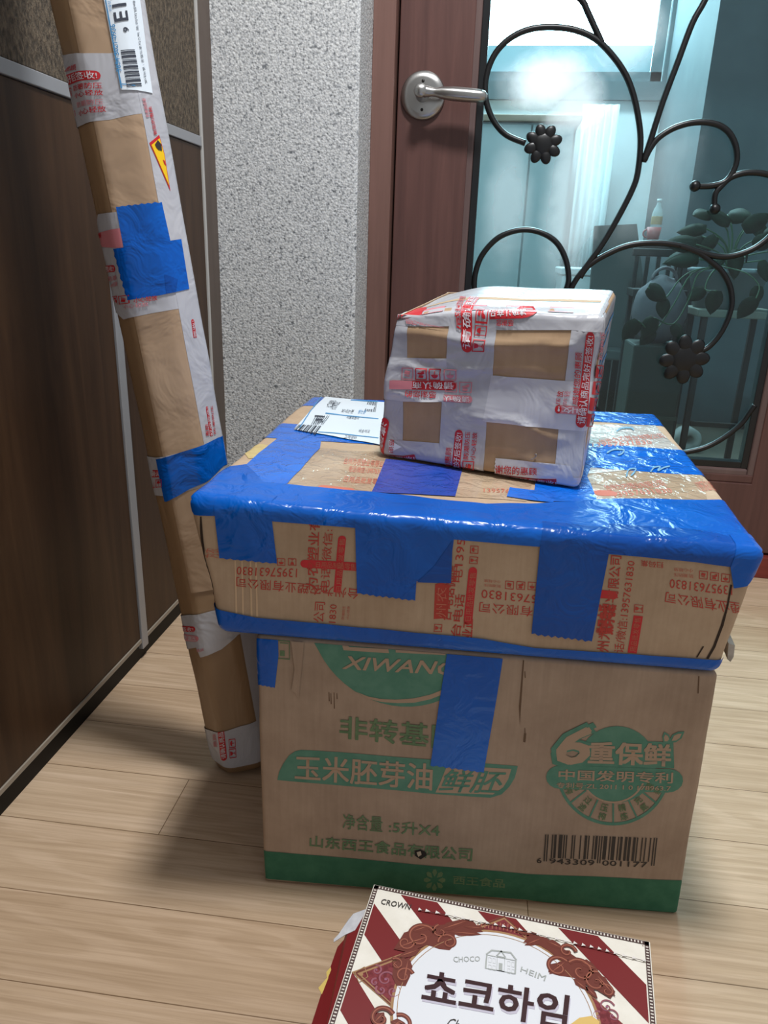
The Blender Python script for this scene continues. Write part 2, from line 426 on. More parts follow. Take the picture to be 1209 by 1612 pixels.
M['wall_wood'] = wood('dark_brown_panel', srgb(46, 29, 17), srgb(74, 52, 34), (6, 6, 0.5), 6, 0.42, 0.05, 0.25)
def weave_mat():
    m, nt, b, o = new_mat('woven_wall_covering')
    v = coords(nt, (1, 1, 1), (0, 0, 0))
    w = nd(nt, 'ShaderNodeTexNoise', Scale=130.0, Detail=3.0, Roughness=0.7); v2 = coords(nt, (1, 1.6, 0.8), (0.5, 0, 0)); nt.links.new(v2, w.inputs['Vector'])
    nt.links.new(ramp(nt, w.outputs['Fac'], [(0.36, srgb(52, 44, 34)), (0.66, srgb(108, 94, 76))]), b.inputs['Base Color'])
    bump(nt, b, w.outputs['Fac'], 0.8, 0.004); b.inputs['Roughness'].default_value = 0.8
    return m
M['weave'] = weave_mat()
M['alu'] = plain('brushed_aluminium_strip', srgb(158, 160, 164), 0.35, 0.3)
M['black_base'] = plain('black_baseboard', srgb(6, 7, 8), 0.5, 0, 0.2)
wl = box_obj('wall_left', (-0.72, -0.8, 0.0), (WX - 0.014, 1.455, 2.5), plain('wall_core', srgb(60, 50, 42), 0.8)); tag(wl, 'dark brown panelled wall along the left side of the hall', 'wall', kind='structure')
for y0, y1 in ((-0.8, 1.020), (1.042, 1.386)):
    box_obj('lower_panel', (WX - 0.013, y0, 0.040), (WX, y1, 0.824), M['wall_wood'], wl, 0.001)
for y0, y1 in ((-0.8, 0.78), (0.783, 1.386)):
    box_obj('upper_panel', (WX - 0.013, y0, 0.842), (WX, y1, 2.5), M['weave'], wl, 0.001)
box_obj('rail_strip', (WX - 0.013, -0.8, 0.825), (WX + 0.003, 1.386, 0.841), M['alu'], wl, 0.001)
box_obj('post_strip', (WX - 0.013, 1.021, 0.02), (WX + 0.003, 1.041, 0.824), M['alu'], wl, 0.001)
box_obj('bead_strip', (WX - 0.013, 1.387, 0.0), (WX + 0.003, 1.394, 2.5), plain('pale_bead', srgb(178, 176, 172), 0.4), wl, 0.001)
box_obj('edge_strip', (WX - 0.013, -0.8, 0.033), (WX + 0.002, 1.02, 0.0395), plain('pale_panel_edge', srgb(150, 140, 126), 0.5), wl)
box_obj('edge_strip', (WX - 0.013, 1.042, 0.033), (WX + 0.002, 1.386, 0.0395), plain('pale_panel_edge', srgb(150, 140, 126), 0.5), wl)
box_obj('end_casing', (WX - 0.013, 1.395, 0.0), (WX + 0.001, 1.4549, 2.5), wood('brown_casing', srgb(82, 70, 62), srgb(98, 85, 76), (6, 6, 0.5), 6, 0.5), wl)
o = box_obj('baseboard_left', (WX - 0.0139, -0.8, 0.0), (WX - 0.005, 1.386, 0.0325), M['black_base']); tag(o, 'black recessed baseboard under the brown panels', 'baseboard', kind='structure')

def stone_mat():
    m, nt, b, o = new_mat('sprayed_stone_finish')
    v = coords(nt)
    n = nd(nt, 'ShaderNodeTexNoise', Scale=215.0, Detail=3.0, Roughness=0.6); nt.links.new(v, n.inputs['Vector'])
    vo = nd(nt, 'ShaderNodeTexVoronoi', Scale=260.0); nt.links.new(v, vo.inputs['Vector'])
    n2 = nd(nt, 'ShaderNodeTexNoise', Scale=95.0, Detail=2.0); nt.links.new(v, n2.inputs['Vector'])
    c1 = ramp(nt, n.outputs['Fac'], [(0.32, srgb(118, 121, 124)), (0.45, srgb(184, 186, 187)), (0.64, srgb(218, 219, 218))])
    c2 = ramp(nt, n2.outputs['Fac'], [(0.26, srgb(136, 140, 146)), (0.36, (1, 1, 1, 1))])
    x = nd(nt, 'ShaderNodeMix', data_type='RGBA', blend_type='MULTIPLY'); x.inputs[0].default_value = 0.9
    nt.links.new(c1, x.inputs[6]); nt.links.new(c2, x.inputs[7]); nt.links.new(x.outputs[2], b.inputs['Base Color'])
    ad = nd(nt, 'ShaderNodeMath', operation='SUBTRACT'); nt.links.new(n.outputs['Fac'], ad.inputs[0]); nt.links.new(vo.outputs['Distance'], ad.inputs[1])
    bump(nt, b, ad.outputs[0], 0.5, 0.0018); b.inputs['Roughness'].default_value = 0.75
    return m
M['stone'] = stone_mat()
YC, YJ, YD, YG = 1.455, 1.60, 1.63, 1.652              # column front, jamb, door leaf, glass
xc = float(atY(564.5, 150, YC)[0]); xj = float(atY(584.5, 150, YJ)[0])
bm = bmesh.new()
lo_ = [(-0.58, YC), (xc - 0.006, YC), (xc, YC + 0.006), (xj, YJ), (xj, 1.70), (-0.58, 1.70)]
vb = [bm.verts.new((x, y, 0.0)) for x, y in lo_]; vt = [bm.verts.new((x, y, 2.5)) for x, y in lo_]
for i in range(6): bm.faces.new((vb[i], vb[(i + 1) % 6], vt[(i + 1) % 6], vt[i]))
bm.faces.new(vb[::-1]); bm.faces.new(vt)
o = obj('column', bm, M['stone']); tag(o, 'grey speckled stone-finish column beside the glass door', 'column', kind='structure')

M['door_wood'] = wood('reddish_walnut', srgb(80, 54, 50), srgb(100, 69, 63), (9, 9, 0.5), 5, 0.38, 0.04)
M['jamb_wood'] = wood('walnut_jamb', srgb(104, 76, 68), srgb(122, 90, 81), (9, 9, 0.5), 5, 0.42, 0.03)
M['gasket'] = plain('black_glazing_gasket', srgb(16, 18, 20), 0.3)
M['iron'] = noisy('black_wrought_iron', srgb(7, 8, 10), srgb(14, 15, 17), nscale=90, rough=0.38, spec=0.5, bstr=0.1)
XJ1 = float(atY(619.5, 150, YJ)[0]); XS0 = float(atY(626, 150, YD)[0])
XG0 = float(atY(763, 150, YG)[0]); XG1 = float(atY(1166, 727, YG)[0]); ZG0 = float(atY(1166, 727, YG)[2]); ZG1 = 1.86
xr = XG1 + 0.17
bm = add_box(bmesh.new(), (xj, YJ, 0.0), (XJ1, 1.70, 2.05), 0.0015); add_box(bm, (XJ1 - 0.004, YD + 0.0405, 0.0), (XS0 + 0.02, 1.70, 2.05), 0.0); tr = obj('trim_1', bm, M['jamb_wood']); tag(tr, 'plain walnut jamb between the stone column and the door', 'door jamb', kind='structure')
tr = box_obj('trim_2', (XJ1, 1.617, 0.0), (xr + 0.2, 1.70, 0.05), wood('red_brown_threshold', srgb(112, 44, 38), srgb(132, 56, 48), (0.6, 9, 9), 5, 0.35), None, 0.002); tag(tr, 'red-brown threshold under the glass door', 'threshold', kind='structure')
tr = box_obj('trim_3', (xr + 0.008, YJ, 0.05), (xr + 0.07, 1.70, 2.05), M['jamb_wood'], None, 0.0015); tag(tr, 'right walnut jamb of the glass door', 'door jamb', kind='structure')
door = empty('door_1', (0, YD, 0.05)); tag(door, 'walnut door with a large glass pane and black iron scrolls', 'door', kind='structure')
XM0 = float(atY(738, 150, YD)[0]); XM1 = float(atY(754, 150, YD)[0])
YB = YD + 0.04; mw = 0.016; gw = 0.012
box_obj('door_stile', (XS0, YD, 0.055), (XM0 + 0.004, YB, 2.0), M['door_wood'], door, 0.002)
box_obj('door_stile', (XG1 + gw + mw - 0.004, YD, 0.055), (xr, YB, 2.0), M['door_wood'], door, 0.002)
box_obj('bottom_rail', (XM0, YD, 0.055), (XG1 + gw + mw, YB, ZG0 - gw - mw - 0.0145), M['door_wood'], door, 0.002)
box_obj('rail_ledge', (XM0, YD + 0.003, ZG0 - gw - mw - 0.015), (XG1 + gw + mw, YB, ZG0 - gw - mw + 0.004), M['door_wood'], door, 0.003)
box_obj('top_rail', (XM0, YD, ZG1 + gw + mw + 0.001), (XG1 + gw + mw, YB, 2.0), M['door_wood'], door, 0.002)
def ring(name, x0, x1, z0, z1, w, y0, y1, mat, bev):
    bm = bmesh.new()
    add_box(bm, (x0, y0, z0), (x0 + w, y1, z1), bev); add_box(bm, (x1 - w, y0, z0), (x1, y1, z1), bev)
    add_box(bm, (x0 + w, y0, z0), (x1 - w, y1, z0 + w), bev); add_box(bm, (x0 + w, y0, z1 - w), (x1 - w, y1, z1), bev)
    return obj(name, bm, mat, door)
wl_ = max(0.010, XM1 - XM0)
M['moulding'] = wood('grey_violet_moulding', srgb(92, 74, 72), srgb(108, 88, 84), (9, 9, 0.5), 5, 0.35)
ring('glazing_bead', XM0 - 0.0, XG1 + gw + mw, ZG0 - gw - mw, ZG1 + gw + mw, mw, YD + 0.004, YB, M['moulding'], 0.004)
ring('gasket', XM0 + mw, XG1 + gw, ZG0 - gw, ZG1 + gw, max(gw, XG0 - XM0 - mw), YD + 0.010, YB - 0.004, M['gasket'], 0.001)

def glass_mat():
    m, nt, b, out = new_mat('tinted_glass')
    nt.nodes.remove(b)
    tr = nd(nt, 'ShaderNodeBsdfTransparent'); tr.inputs[0].default_value = (0.50, 0.84, 0.90, 1)
    gl = nd(nt, 'ShaderNodeBsdfGlossy'); gl.inputs['Roughness'].default_value = 0.02
    fr = nd(nt, 'ShaderNodeFresnel'); fr.inputs[0].default_value = 1.35
    mx = nd(nt, 'ShaderNodeMixShader'); nt.links.new(fr.outputs[0], mx.inputs[0]); nt.links.new(tr.outputs[0], mx.inputs[1]); nt.links.new(gl.outputs[0], mx.inputs[2])
    # wiped, greasy haze; some patches also paint the window's glare
    tl = nd(nt, 'ShaderNodeBsdfTranslucent'); tl.inputs[0].default_value = (0.8, 0.9, 0.92, 1)
    df = nd(nt, 'ShaderNodeBsdfDiffuse'); df.inputs[0].default_value = (0.75, 0.82, 0.84, 1)
    hz = nd(nt, 'ShaderNodeAddShader'); nt.links.new(tl.outputs[0], hz.inputs[0]); nt.links.new(df.outputs[0], hz.inputs[1])
    tc = nt.nodes.new('ShaderNodeTexCoord')
    nz = nd(nt, 'ShaderNodeTexNoise', Scale=14.0, Detail=5.0, Roughness=0.6); nt.links.new(tc.outputs['Object'], nz.inputs['Vector'])
    acc = None
    for cx, cy, rx, ry, st in ((865, 130, 90, 62, 0.5), (905, 165, 62, 70, 0.4), (905, 300, 60, 190, 0.24), (800, 320, 46, 120, 0.15), (985, 50, 70, 80, 0.28), (1000, 260, 120, 160, 0.10)):
        c = atY(cx, cy, YG); dx = abs(atY(cx + rx, cy, YG)[0] - c[0]); dz = abs(atY(cx, cy + ry, YG)[2] - c[2])
        mp = nd(nt, 'ShaderNodeMapping'); mp.inputs['Location'].default_value = (-c[0] / dx, 0, -(c[2] - 0.05) / dz); mp.inputs['Scale'].default_value = (1 / dx, 0, 1 / dz)
        nt.links.new(tc.outputs['Object'], mp.inputs['Vector'])
        ln = nd(nt, 'ShaderNodeVectorMath', operation='LENGTH'); nt.links.new(mp.outputs[0], ln.inputs[0])
        a1 = nd(nt, 'ShaderNodeMath', operation='MULTIPLY_ADD'); nt.links.new(nz.outputs['Fac'], a1.inputs[0]); a1.inputs[1].default_value = 0.55; nt.links.new(ln.outputs['Value'], a1.inputs[2])
        mr = nd(nt, 'ShaderNodeMapRange', interpolation_type='SMOOTHSTEP'); mr.inputs['From Min'].default_value = 0.55; mr.inputs['From Max'].default_value = 1.35; mr.inputs['To Min'].default_value = st; mr.inputs['To Max'].default_value = 0.0
        nt.links.new(a1.outputs[0], mr.inputs['Value'])
        if acc is None: acc = mr.outputs[0]
        else:
            mxm = nd(nt, 'ShaderNodeMath', operation='MAXIMUM'); nt.links.new(acc, mxm.inputs[0]); nt.links.new(mr.outputs[0], mxm.inputs[1]); acc = mxm.outputs[0]
    ad = nd(nt, 'ShaderNodeMath', operation='ADD'); nt.links.new(acc, ad.inputs[0]); ad.inputs[1].default_value = 0.008
    m2 = nd(nt, 'ShaderNodeMixShader'); nt.links.new(ad.outputs[0], m2.inputs[0]); nt.links.new(mx.outputs[0], m2.inputs[1]); nt.links.new(hz.outputs[0], m2.inputs[2])
    nt.links.new(m2.outputs[0], out.inputs[0]); return m
M['glass'] = glass_mat()
bm = bmesh.new()
v = [bm.verts.new(p) for p in ((XG0 - 0.004, YG, ZG0 - 0.004), (XG1 + 0.004, YG, ZG0 - 0.004), (XG1 + 0.004, YG, ZG1 + 0.004), (XG0 - 0.004, YG, ZG1 + 0.004))]
bm.faces.new(v); o = obj('glass_pane', bm, M['glass'], door); tag(o, 'blue-green tinted glass with a white wiped haze and painted window glare')

# wrought-iron scrolls just in front of the glass
YI = YG - 0.009
A4, A5 = Z(580, 0, 0.5203), Z(900, 250, 0.3102)
scrolls = [
    A4([(600, -40), (645, 0), (665, 40), (697, 110), (706, 130)]),
    A4([(475, 433), (420, 410), (385, 375), (363, 330), (353, 280), (359, 220), (385, 160), (430, 115), (490, 88), (560, 82), (630, 92), (690, 120), (740, 170), (780, 230), (805, 300), (820, 380), (823, 440), (815, 520), (800, 570), (760, 650), (710, 735), (660, 805), (620, 860)]) + [(880, 500), (862, 560), (850, 640)],
    A4([(1060, -100), (1018, 0), (980, 70), (935, 190), (890, 310), (855, 420), (832, 490)]),
    A4([(835, 485), (852, 450), (880, 415), (930, 385), (990, 370), (1050, 375), (1090, 400), (1112, 445), (1112, 495), (1085, 545), (1040, 562), (985, 563)]),
    A4([(1048, 635), (1048, 590), (1070, 560), (1100, 535), (1150, 522), (1209, 528), (1250, 548)]),
    A4([(640, 840), (665, 805), (720, 770), (790, 742), (870, 735), (940, 743), (1000, 762), (1050, 775), (1100, 775), (1160, 755), (1209, 720), (1240, 680)]),
    A4([(940, 743), (1000, 765), (1040, 795)]) + A5([(760, 570), (800, 640), (813, 720), (800, 790), (770, 860), (730, 920), (680, 965), (610, 990)]),
    A4([(325, 900), (320, 865), (325, 820), (345, 770), (385, 725), (430, 702), (480, 695), (530, 707), (570, 735), (595, 780), (605, 830), (600, 870)]) + [(872, 500)],
    A5([(930, 1250), (900, 1290), (860, 1345), (780, 1410), (690, 1460), (600, 1485), (540, 1490)]) + [(1030, 708), (985, 690), (945, 655), (915, 600), (890, 520)],
]
for s in scrolls:
    pts = [atY(x, y, YI) for x, y in s]
    bm = add_tube(bmesh.new(), smooth_curve(pts, 5), 0.0058, 8); obj('iron_scroll', bm, M['iron'], door, True)
for (x, y) in A4([(988, 563), (1048, 632)]):
    c = atY(x, y, YI - 0.002); bm = bmesh.new(); bmesh.ops.create_uvsphere(bm, u_segments=14, v_segments=8, radius=0.0105, matrix=Matrix.Translation(Vector(c))); obj('scroll_end', bm, M['iron'], door, True)
for (x, y, rpx, n, ph) in ((855, 227, 27, 8, 0.3), (1077, 566, 37, 8, 0.1)):
    c = Vector(atY(x, y, YI - 0.004)); R = rpx * 0.00134
    bm = bmesh.new()
    for k in range(n):
        a = ph + 2 * math.pi * k / n; d = Vector((math.cos(a), 0, math.sin(a)))
        rot = Matrix.Rotation(-a, 4, 'Y')
        mt = Matrix.Translation(c + d * R * 0.64) @ rot @ Matrix.Diagonal((R * 0.40, 0.0042, R * 0.29, 1))
        bmesh.ops.create_uvsphere(bm, u_segments=12, v_segments=8, radius=1.0, matrix=mt)
    bmesh.ops.create_uvsphere(bm, u_segments=12, v_segments=8, radius=1.0, matrix=Matrix.Translation(c) @ Matrix.Diagonal((R * 0.60, 0.0055, R * 0.60, 1)))
    obj('iron_flower', bm, M['iron'], door, True)

# lever handle
def metal_mat():
    m, nt, b, o = new_mat('satin_nickel'); b.inputs['Base Color'].default_value = srgb(178, 177, 174); b.inputs['Metallic'].default_value = 1.0
    b.inputs['Roughness'].default_value = 0.3; b.inputs['Anisotropic'].default_value = 0.5
    return m
M['nickel'] = metal_mat()
hc = Vector(atY(666, 151, YD)); hd = empty('door_handle', hc); hd.parent = door; hd.location = hc - door.location
tag(hd, 'satin nickel lever handle on a round rose')
def hobj(name, bm, mat): return obj(name, bm, mat, hd, True)
bm = add_lathe(bmesh.new(), [(0.0, -0.001), (0.043, -0.001), (0.0435, 0.004), (0.041, 0.009), (0.030, 0.011), (0.0, 0.012)], hc, (0, -1, 0), 48); hobj('handle_rose', bm, M['nickel'])
bm = add_lathe(bmesh.new(), [(0.0, 0.011), (0.0135, 0.011), (0.0125, 0.02), (0.0125, 0.052), (0.011, 0.058), (0.0, 0.058)], hc, (0, -1, 0), 28); hobj('handle_neck', bm, M['nickel'])
le = Vector(atY(767, 152, YD - 0.05)); l0 = hc + Vector((-0.004, -0.047, 0.0)); dL = le - l0
pts = [l0 + dL * t for t in (0, 0.1, 0.2, 0.26, 0.34, 0.5, 0.7, 0.88, 0.96, 1.0)]
bm = add_tube(bmesh.new(), pts, [0.009, 0.0105, 0.0078, 0.0078, 0.0105, 0.0125, 0.0125, 0.0115, 0.009, 0.004], 20); hobj('lever', bm, M['nickel'])
bm = bmesh.new()
for dz in (0.024, -0.026): add_lathe(bm, [(0.0, 0.0105), (0.0028, 0.0105), (0.0028, 0.0126), (0.0, 0.0126)], hc + Vector((0.0, 0, dz)), (0, -1, 0), 12)
hobj('rose_screw', bm, plain('dark_screw', srgb(60, 58, 56), 0.4, 1.0))

# ---------------------------------------------------------------- the room behind the glass
YW = 4.2
M['far_wall'] = noisy('pale_far_wall', srgb(206, 212, 214), srgb(216, 220, 222), nscale=4, rough=0.8)
M['far_grey'] = noisy('grey_far_wall', srgb(88, 96, 100), srgb(102, 110, 114), nscale=4, rough=0.8)
o = box_obj('floor_behind_door', (-1.6, 1.70, -0.05), (3.4, YW + 0.2, 0.0), noisy('far_floor_tile', srgb(112, 108, 98), srgb(128, 122, 110), nscale=3, rough=0.5)); tag(o, 'dim floor of the room behind the glass door', 'floor', kind='structure')
o = box_obj('ceiling', (-1.6, 1.70, 2.5), (3.4, YW + 0.2, 2.55), M['far_wall']); tag(o, 'ceiling of the room behind the glass door', 'ceiling', kind='structure')
wx0, wx1 = -0.45, float(atY(1045, 100, YW)[0]); wz0 = float(atY(960, 130, YW)[2])
for nm, lo, hi in (('wall_back', (-1.6, YW, 0), (3.4, YW + 0.1, wz0)), ('wall_back', (-1.6, YW, wz0), (wx0, YW + 0.1, 2.5)), ('wall_back', (wx1, YW, wz0), (3.4, YW + 0.1, 2.5)), ('wall_side', (-1.65, 1.70, 0), (-1.6, YW, 2.5)), ('wall_side', (3.4, 1.70, 0), (3.45, YW, 2.5))):
    o = box_obj(nm, lo, hi, M['far_wall']); tag(o, 'pale wall of the room behind the glass door', 'wall', kind='structure')
for nm, lo, hi in (('wall_front', (-1.6, 1.70, 0), (XJ1, 1.76, 2.5)), ('wall_front', (xr + 0.07, 1.62, 0), (3.4, 1.70, 2.5)), ('wall_front', (XJ1, 1.70, 2.05), (xr + 0.07, 1.76, 2.5)), ('wall_front', (-0.58, 1.62, 2.05), (xr + 0.07, 1.70, 2.5))):
    o = box_obj(nm, lo, hi, M['far_wall']); tag(o, 'wall around the glass door', 'wall', kind='structure')
def emit(name, c, s):
    m, nt, b, out = new_mat(name); nt.nodes.remove(b); e = nd(nt, 'ShaderNodeEmission'); e.inputs[0].default_value = c; e.inputs[1].default_value = s; nt.links.new(e.outputs[0], out.inputs[0]); return m
win = empty('window_1', ((wx0 + wx1) / 2, YW, wz0)); tag(win, 'bright daylit window high in the room behind the glass door', 'window', kind='structure')
bm = bmesh.new(); v = [bm.verts.new(p) for p in ((wx0, YW + 0.06, wz0), (wx1, YW + 0.06, wz0), (wx1, YW + 0.06, 2.5), (wx0, YW + 0.06, 2.5))]; bm.faces.new(v)
obj('window_pane', bm, emit('daylight', (0.86, 0.95, 1.0, 1), 20.0), win)
bm = bmesh.new(); add_box(bm, (wx0, YW - 0.03, wz0 - 0.08), (wx1 + 0.06, YW, wz0)); add_box(bm, (wx1, YW - 0.03, wz0), (wx1 + 0.06, YW, 2.5)); add_box(bm, (wx0, YW + 0.02, wz0), (wx1, YW + 0.05, wz0 + 0.05)); add_box(bm, (wx1 - 0.05, YW + 0.02, wz0), (wx1, YW + 0.05, 2.5))
obj('window_frame', bm, M['far_grey'], win)
zs = float(atY(960, 70, YW + 0.04)[2]); box_obj('dark_outside_band', (wx0 + 0.001, YW + 0.0505, wz0 + 0.051), (wx1 - 0.051, YW + 0.058, zs), plain('dark_outside_tone', srgb(150, 170, 178), 0.5), win)  # added dark band standing in for the darker view outside

# ================================================================== THE PARCELS
def cn(**k): return {a[1:]: b for a, b in k.items()}
RT = {'1': '请确认商品完好后签收!', '2': '感谢您的惠顾'}

# ---- corn oil carton standing on the floor
fl, fr_ = floor_at(415, 1388), floor_at(1067, 1440)
ex = (fr_ - fl) / np.linalg.norm(fr_ - fl); ey = np.array([-ex[1], ex[0], 0])
ZT = 0.3065
def up(p, z, dx=0.0, dy=0.0): return p + ex * dx + ey * dy + np.array([0, 0, z])
ct = Carton(cn(_000=fl, _100=fr_, _010=up(fl, 0, 0, 0.40), _110=up(fr_, 0, 0, 0.40), _001=up(fl, ZT, -0.001, 0), _101=up(fr_, ZT - 0.010, -0.010, 0), _011=up(fl, ZT, 0, 0.40), _111=up(fr_, ZT - 0.010, 0, 0.40)), 0.005, ndisp(0.0012, 14, 3, 0.0, ZT))
ct.vmax = ct.d[2] - 0.003
carton = empty('oil_carton', tuple((fl + fr_) / 2 + ey * 0.2))
tag(carton, 'large brown cardboard carton with green printing standing on the floor under the blue-taped parcel', 'carton')
obj('carton_body', ct.body(), M['carton'], carton, True)
A, B = Z(390, 980, 0.364), Z(800, 1000, 0.3383)
D = Deco(ct); f_ = 'front'
G, GD, GT, BI, BK = M['green'], M['green_dk'], M['green_tx'], M['board_ink'], M['black_ink']
# round logo with lettering left in bare board
arc = [(632 + 146 * math.cos(a), 966 + 146 * math.sin(a) + 0.06 * 146 * math.cos(a)) for a in [math.radians(14 + (166 - 14) * k / 24) for k in range(25)]]
D.ppoly(f_, arc, G, 0.0004)
D.ppoly(f_, A([(470, 298), (520, 318), (570, 328), (640, 332), (720, 326), (790, 310), (850, 286), (850, 306), (790, 330), (720, 345), (650, 347), (580, 342), (520, 328)]), BI, 0.0007)
for q in ([(415, 62), (440, 64), (440, 105), (590, 113), (590, 72), (612, 74), (612, 131), (415, 118)], [(455, 80), (520, 84), (516, 102), (455, 98)], [(640, 112), (855, 120), (855, 140), (640, 128)], [(730, 80), (760, 82), (760, 116), (730, 114)]):
    D.ppoly(f_, A(q), BI, 0.0007)
D.text(f_, 'XIWANG', A([(413, 142), (905, 172), (898, 228), (410, 198)]), BI, 0.0008, 0.022, 0.25)
D.text(f_, '非转基因', A([(400, 405), (910, 447), (906, 548), (398, 498)]), GT, 0.0006, 0.018)
D.ppoly(f_, A([(128, 680), (136, 645), (152, 613), (178, 575), (205, 556), (232, 550), (500, 568), (800, 592), (1168, 620), (1155, 670), (1132, 708), (1098, 742), (1050, 757), (800, 740), (500, 712)]), G, 0.0004)
D.ppoly(f_, A([(862, 618), (1140, 632), (1126, 676), (1105, 710), (1060, 742), (812, 733), (832, 690)]), BI, 0.0006)
D.text(f_, '玉米胚芽油', A([(207, 572), (800, 610), (795, 724), (205, 676)]), BI, 0.0007, 0.014)
D.text(f_, '鲜胚', A([(848, 634), (1118, 640), (1098, 738), (826, 728)]), G, 0.0008, 0.012, 0.15)
D.text(f_, '净含量', A([(413, 824), (584, 838), (582, 906), (411, 890)]), GT, 0.0006, 0.006)
D.text(f_, ':5升X4', A([(612, 856), (830, 870), (828, 926), (610, 908)]), GT, 0.0006, 0.012)
D.text(f_, '山东西王食品有限公司', A([(270, 920), (972, 974), (968, 1031), (268, 968)]), GT, 0.0006, 0.02)
for q in ([(128, 56), (185, 60), (183, 160), (126, 155)],):
    D.frame(f_, A(q), GT, 0.0006, 0.05)
D.ppoly(f_, A([(140, 85), (175, 88), (175, 92), (140, 89)]), GT); D.ppoly(f_, A([(140, 120), (160, 121), (160, 145), (140, 143)]), GT)
# bottom band
band = [(413.6, 1338.5), (620, 1357), (830, 1375.5), (1077, 1388), (1069, 1431), (830, 1416), (620, 1400), (418.5, 1382)]
D.ppoly(f_, band, GD, 0.0004)
for k in range(8):
    a0 = 2 * math.pi * k / 8; c0 = A([(808, 1112)])[0]; rr_ = 17
    D.ppoly(f_, [(c0[0] + rr_ * r * math.cos(a0 + d), c0[1] + rr_ * r * math.sin(a0 + d)) for r, d in ((0.3, 0.0), (0.75, -0.30), (1.0, -0.1), (1.0, 0.12), (0.75, 0.34))], GT, 0.0006)
D.text(f_, '西王食品', A([(890, 1092), (1112, 1108), (1110, 1146), (888, 1128)]), GT, 0.0006, 0.02)
# freshness badge
def ell(c, rx, ry, a0, a1, n): return [(c[0] + rx * math.cos(math.radians(a0 + (a1 - a0) * k / n)), c[1] + ry * math.sin(math.radians(a0 + (a1 - a0) * k / n))) for k in range(n + 1)]
cb = (488, 628)
outer, inner = ell(cb, 264, 256, 12, 168, 24), ell(cb, 250, 242, 12, 168, 24)
u = ct.uv(f_, B(outer + inner)); D.lay(u, [(k, k + 1, 25 + k + 1, 25 + k) for k in range(24)], f_, 0.0005, G)
for k in range(1, 6):
    a = 12 + 156 * k / 6; p, q = ell(cb, 160, 150, a, a, 1)[0], ell(cb, 258, 250, a, a, 1)[0]; w = 4
    t = math.radians(a + 90); dx, dy = w * math.cos(t), w * math.sin(t)
    D.ppoly(f_, B([(p[0] - dx, p[1] - dy), (q[0] - dx, q[1] - dy), (q[0] + dx, q[1] + dy), (p[0] + dx, p[1] + dy)]), G, 0.0005)
for k, w in enumerate(('罐装', '充氮', '精炼', '压榨', '过滤', '初榨')):
    a = math.radians(12 + 156 * (k + 0.5) / 6)
    for j, (ch_, r) in enumerate(zip(w, (185, 228))):
        c0 = np.array((cb[0] + r * math.cos(a), cb[1] + r * 0.96 * math.sin(a))); e1 = np.array((math.sin(a), -math.cos(a))) * 17; e2 = np.array((math.cos(a), math.sin(a))) * 17
        D.text(f_, ch_, B([tuple(c0 - e1 - e2), tuple(c0 + e1 - e2), tuple(c0 + e1 + e2), tuple(c0 - e1 + e2)]), GT, 0.0006, 0.012)
D.ppoly(f_, B(ell((505, 600), 182, 178, 0, 360, 40)[:-1]), G, 0.0004)
sm0, sm1 = ell((488, 622), 150, 150, 25, 155, 16), ell((488, 622), 158, 158, 25, 155, 16)
u = ct.uv(f_, B(sm0 + sm1)); D.lay(u, [(k, k + 1, 17 + k + 1, 17 + k) for k in range(16)], f_, 0.0006, BI)
D.ppoly(f_, B([(366, 484), (768, 496), (772, 618), (362, 606)]), G, 0.0005)
D.pill(f_, B([(178, 602), (818, 622), (808, 732), (174, 712)]), G, 0.0006)
D.text(f_, '6', B([(218, 408), (400, 416), (384, 612), (208, 604)]), G, 0.0007, 0.06, 0.2)
D.text(f_, '6', B([(236, 424), (386, 430), (370, 600), (224, 592)]), BI, 0.0009, 0.03, 0.2)
D.text(f_, '重保鲜', B([(378, 494), (756, 506), (752, 606), (372, 594)]), BI, 0.0008, 0.03)
D.text(f_, '中国发明专利', B([(236, 622), (766, 636), (763, 686), (234, 670)]), BI, 0.0009, 0.022)
D.text(f_, '专利号:ZL 2011 1 0 178963.7', B([(226, 682), (756, 696), (754, 722), (224, 708)]), BI, 0.0009, 0.018)
for leaf in ([(722, 500), (716, 470), (726, 448), (748, 462), (756, 484), (742, 500)], [(744, 500), (762, 462), (790, 448), (820, 446), (806, 478), (780, 496)]):
    D.ppoly(f_, B(leaf), G, 0.0006); c0 = np.mean(np.array(leaf, float), 0)
    D.ppoly(f_, B([tuple(c0 + (np.array(p) - c0) * 0.62) for p in leaf]), BI, 0.0008)
# EAN barcode 6 943309 001177
Lc = ['0001101', '0011001', '0010011', '0111101', '0100011', '0110001', '0101111', '0111011', '0110111', '0001011']
inv_ = lambda s: ''.join('1' if c == '0' else '0' for c in s)
def ean(d):
    par = ['LLLLLL', 'LLGLGG', 'LLGGLG', 'LLGGGL', 'LGLLGG', 'LGGLLG', 'LGGGLL', 'LGLGLG', 'LGLGGL', 'LGGLGL'][int(d[0])]
    s = '101'
    for c, p in zip(d[1:7], par): s += Lc[int(c)] if p == 'L' else inv_(Lc[int(c)])[::-1]
    s += '01010'
    for c in d[7:]: s += inv_(Lc[int(c)])
    return s + '101'
def bars(D, face, px, code, m, h=0.0006, guard=None):
    q = D.s.uv(face, px); n = len(code); k = 0
    while k < n:
        if code[k] == '1':
            e = k
            while e < n and code[e] == '1': e += 1
            b0 = -0.0 if guard is None or k in guard else 0.14
            D.poly(face, [bil(q, a, b) for a, b in ((k / n, b0), (e / n, b0), (e / n, 1), (k / n, 1))], m, h, 0.2); k = e
        else: k += 1
bars(D, f_, B([(172, 925), (694, 942), (680, 1071), (164, 1050)]), ean('6943309001177'), BK, 0.0006, {0, 2, 46, 48, 92, 94})
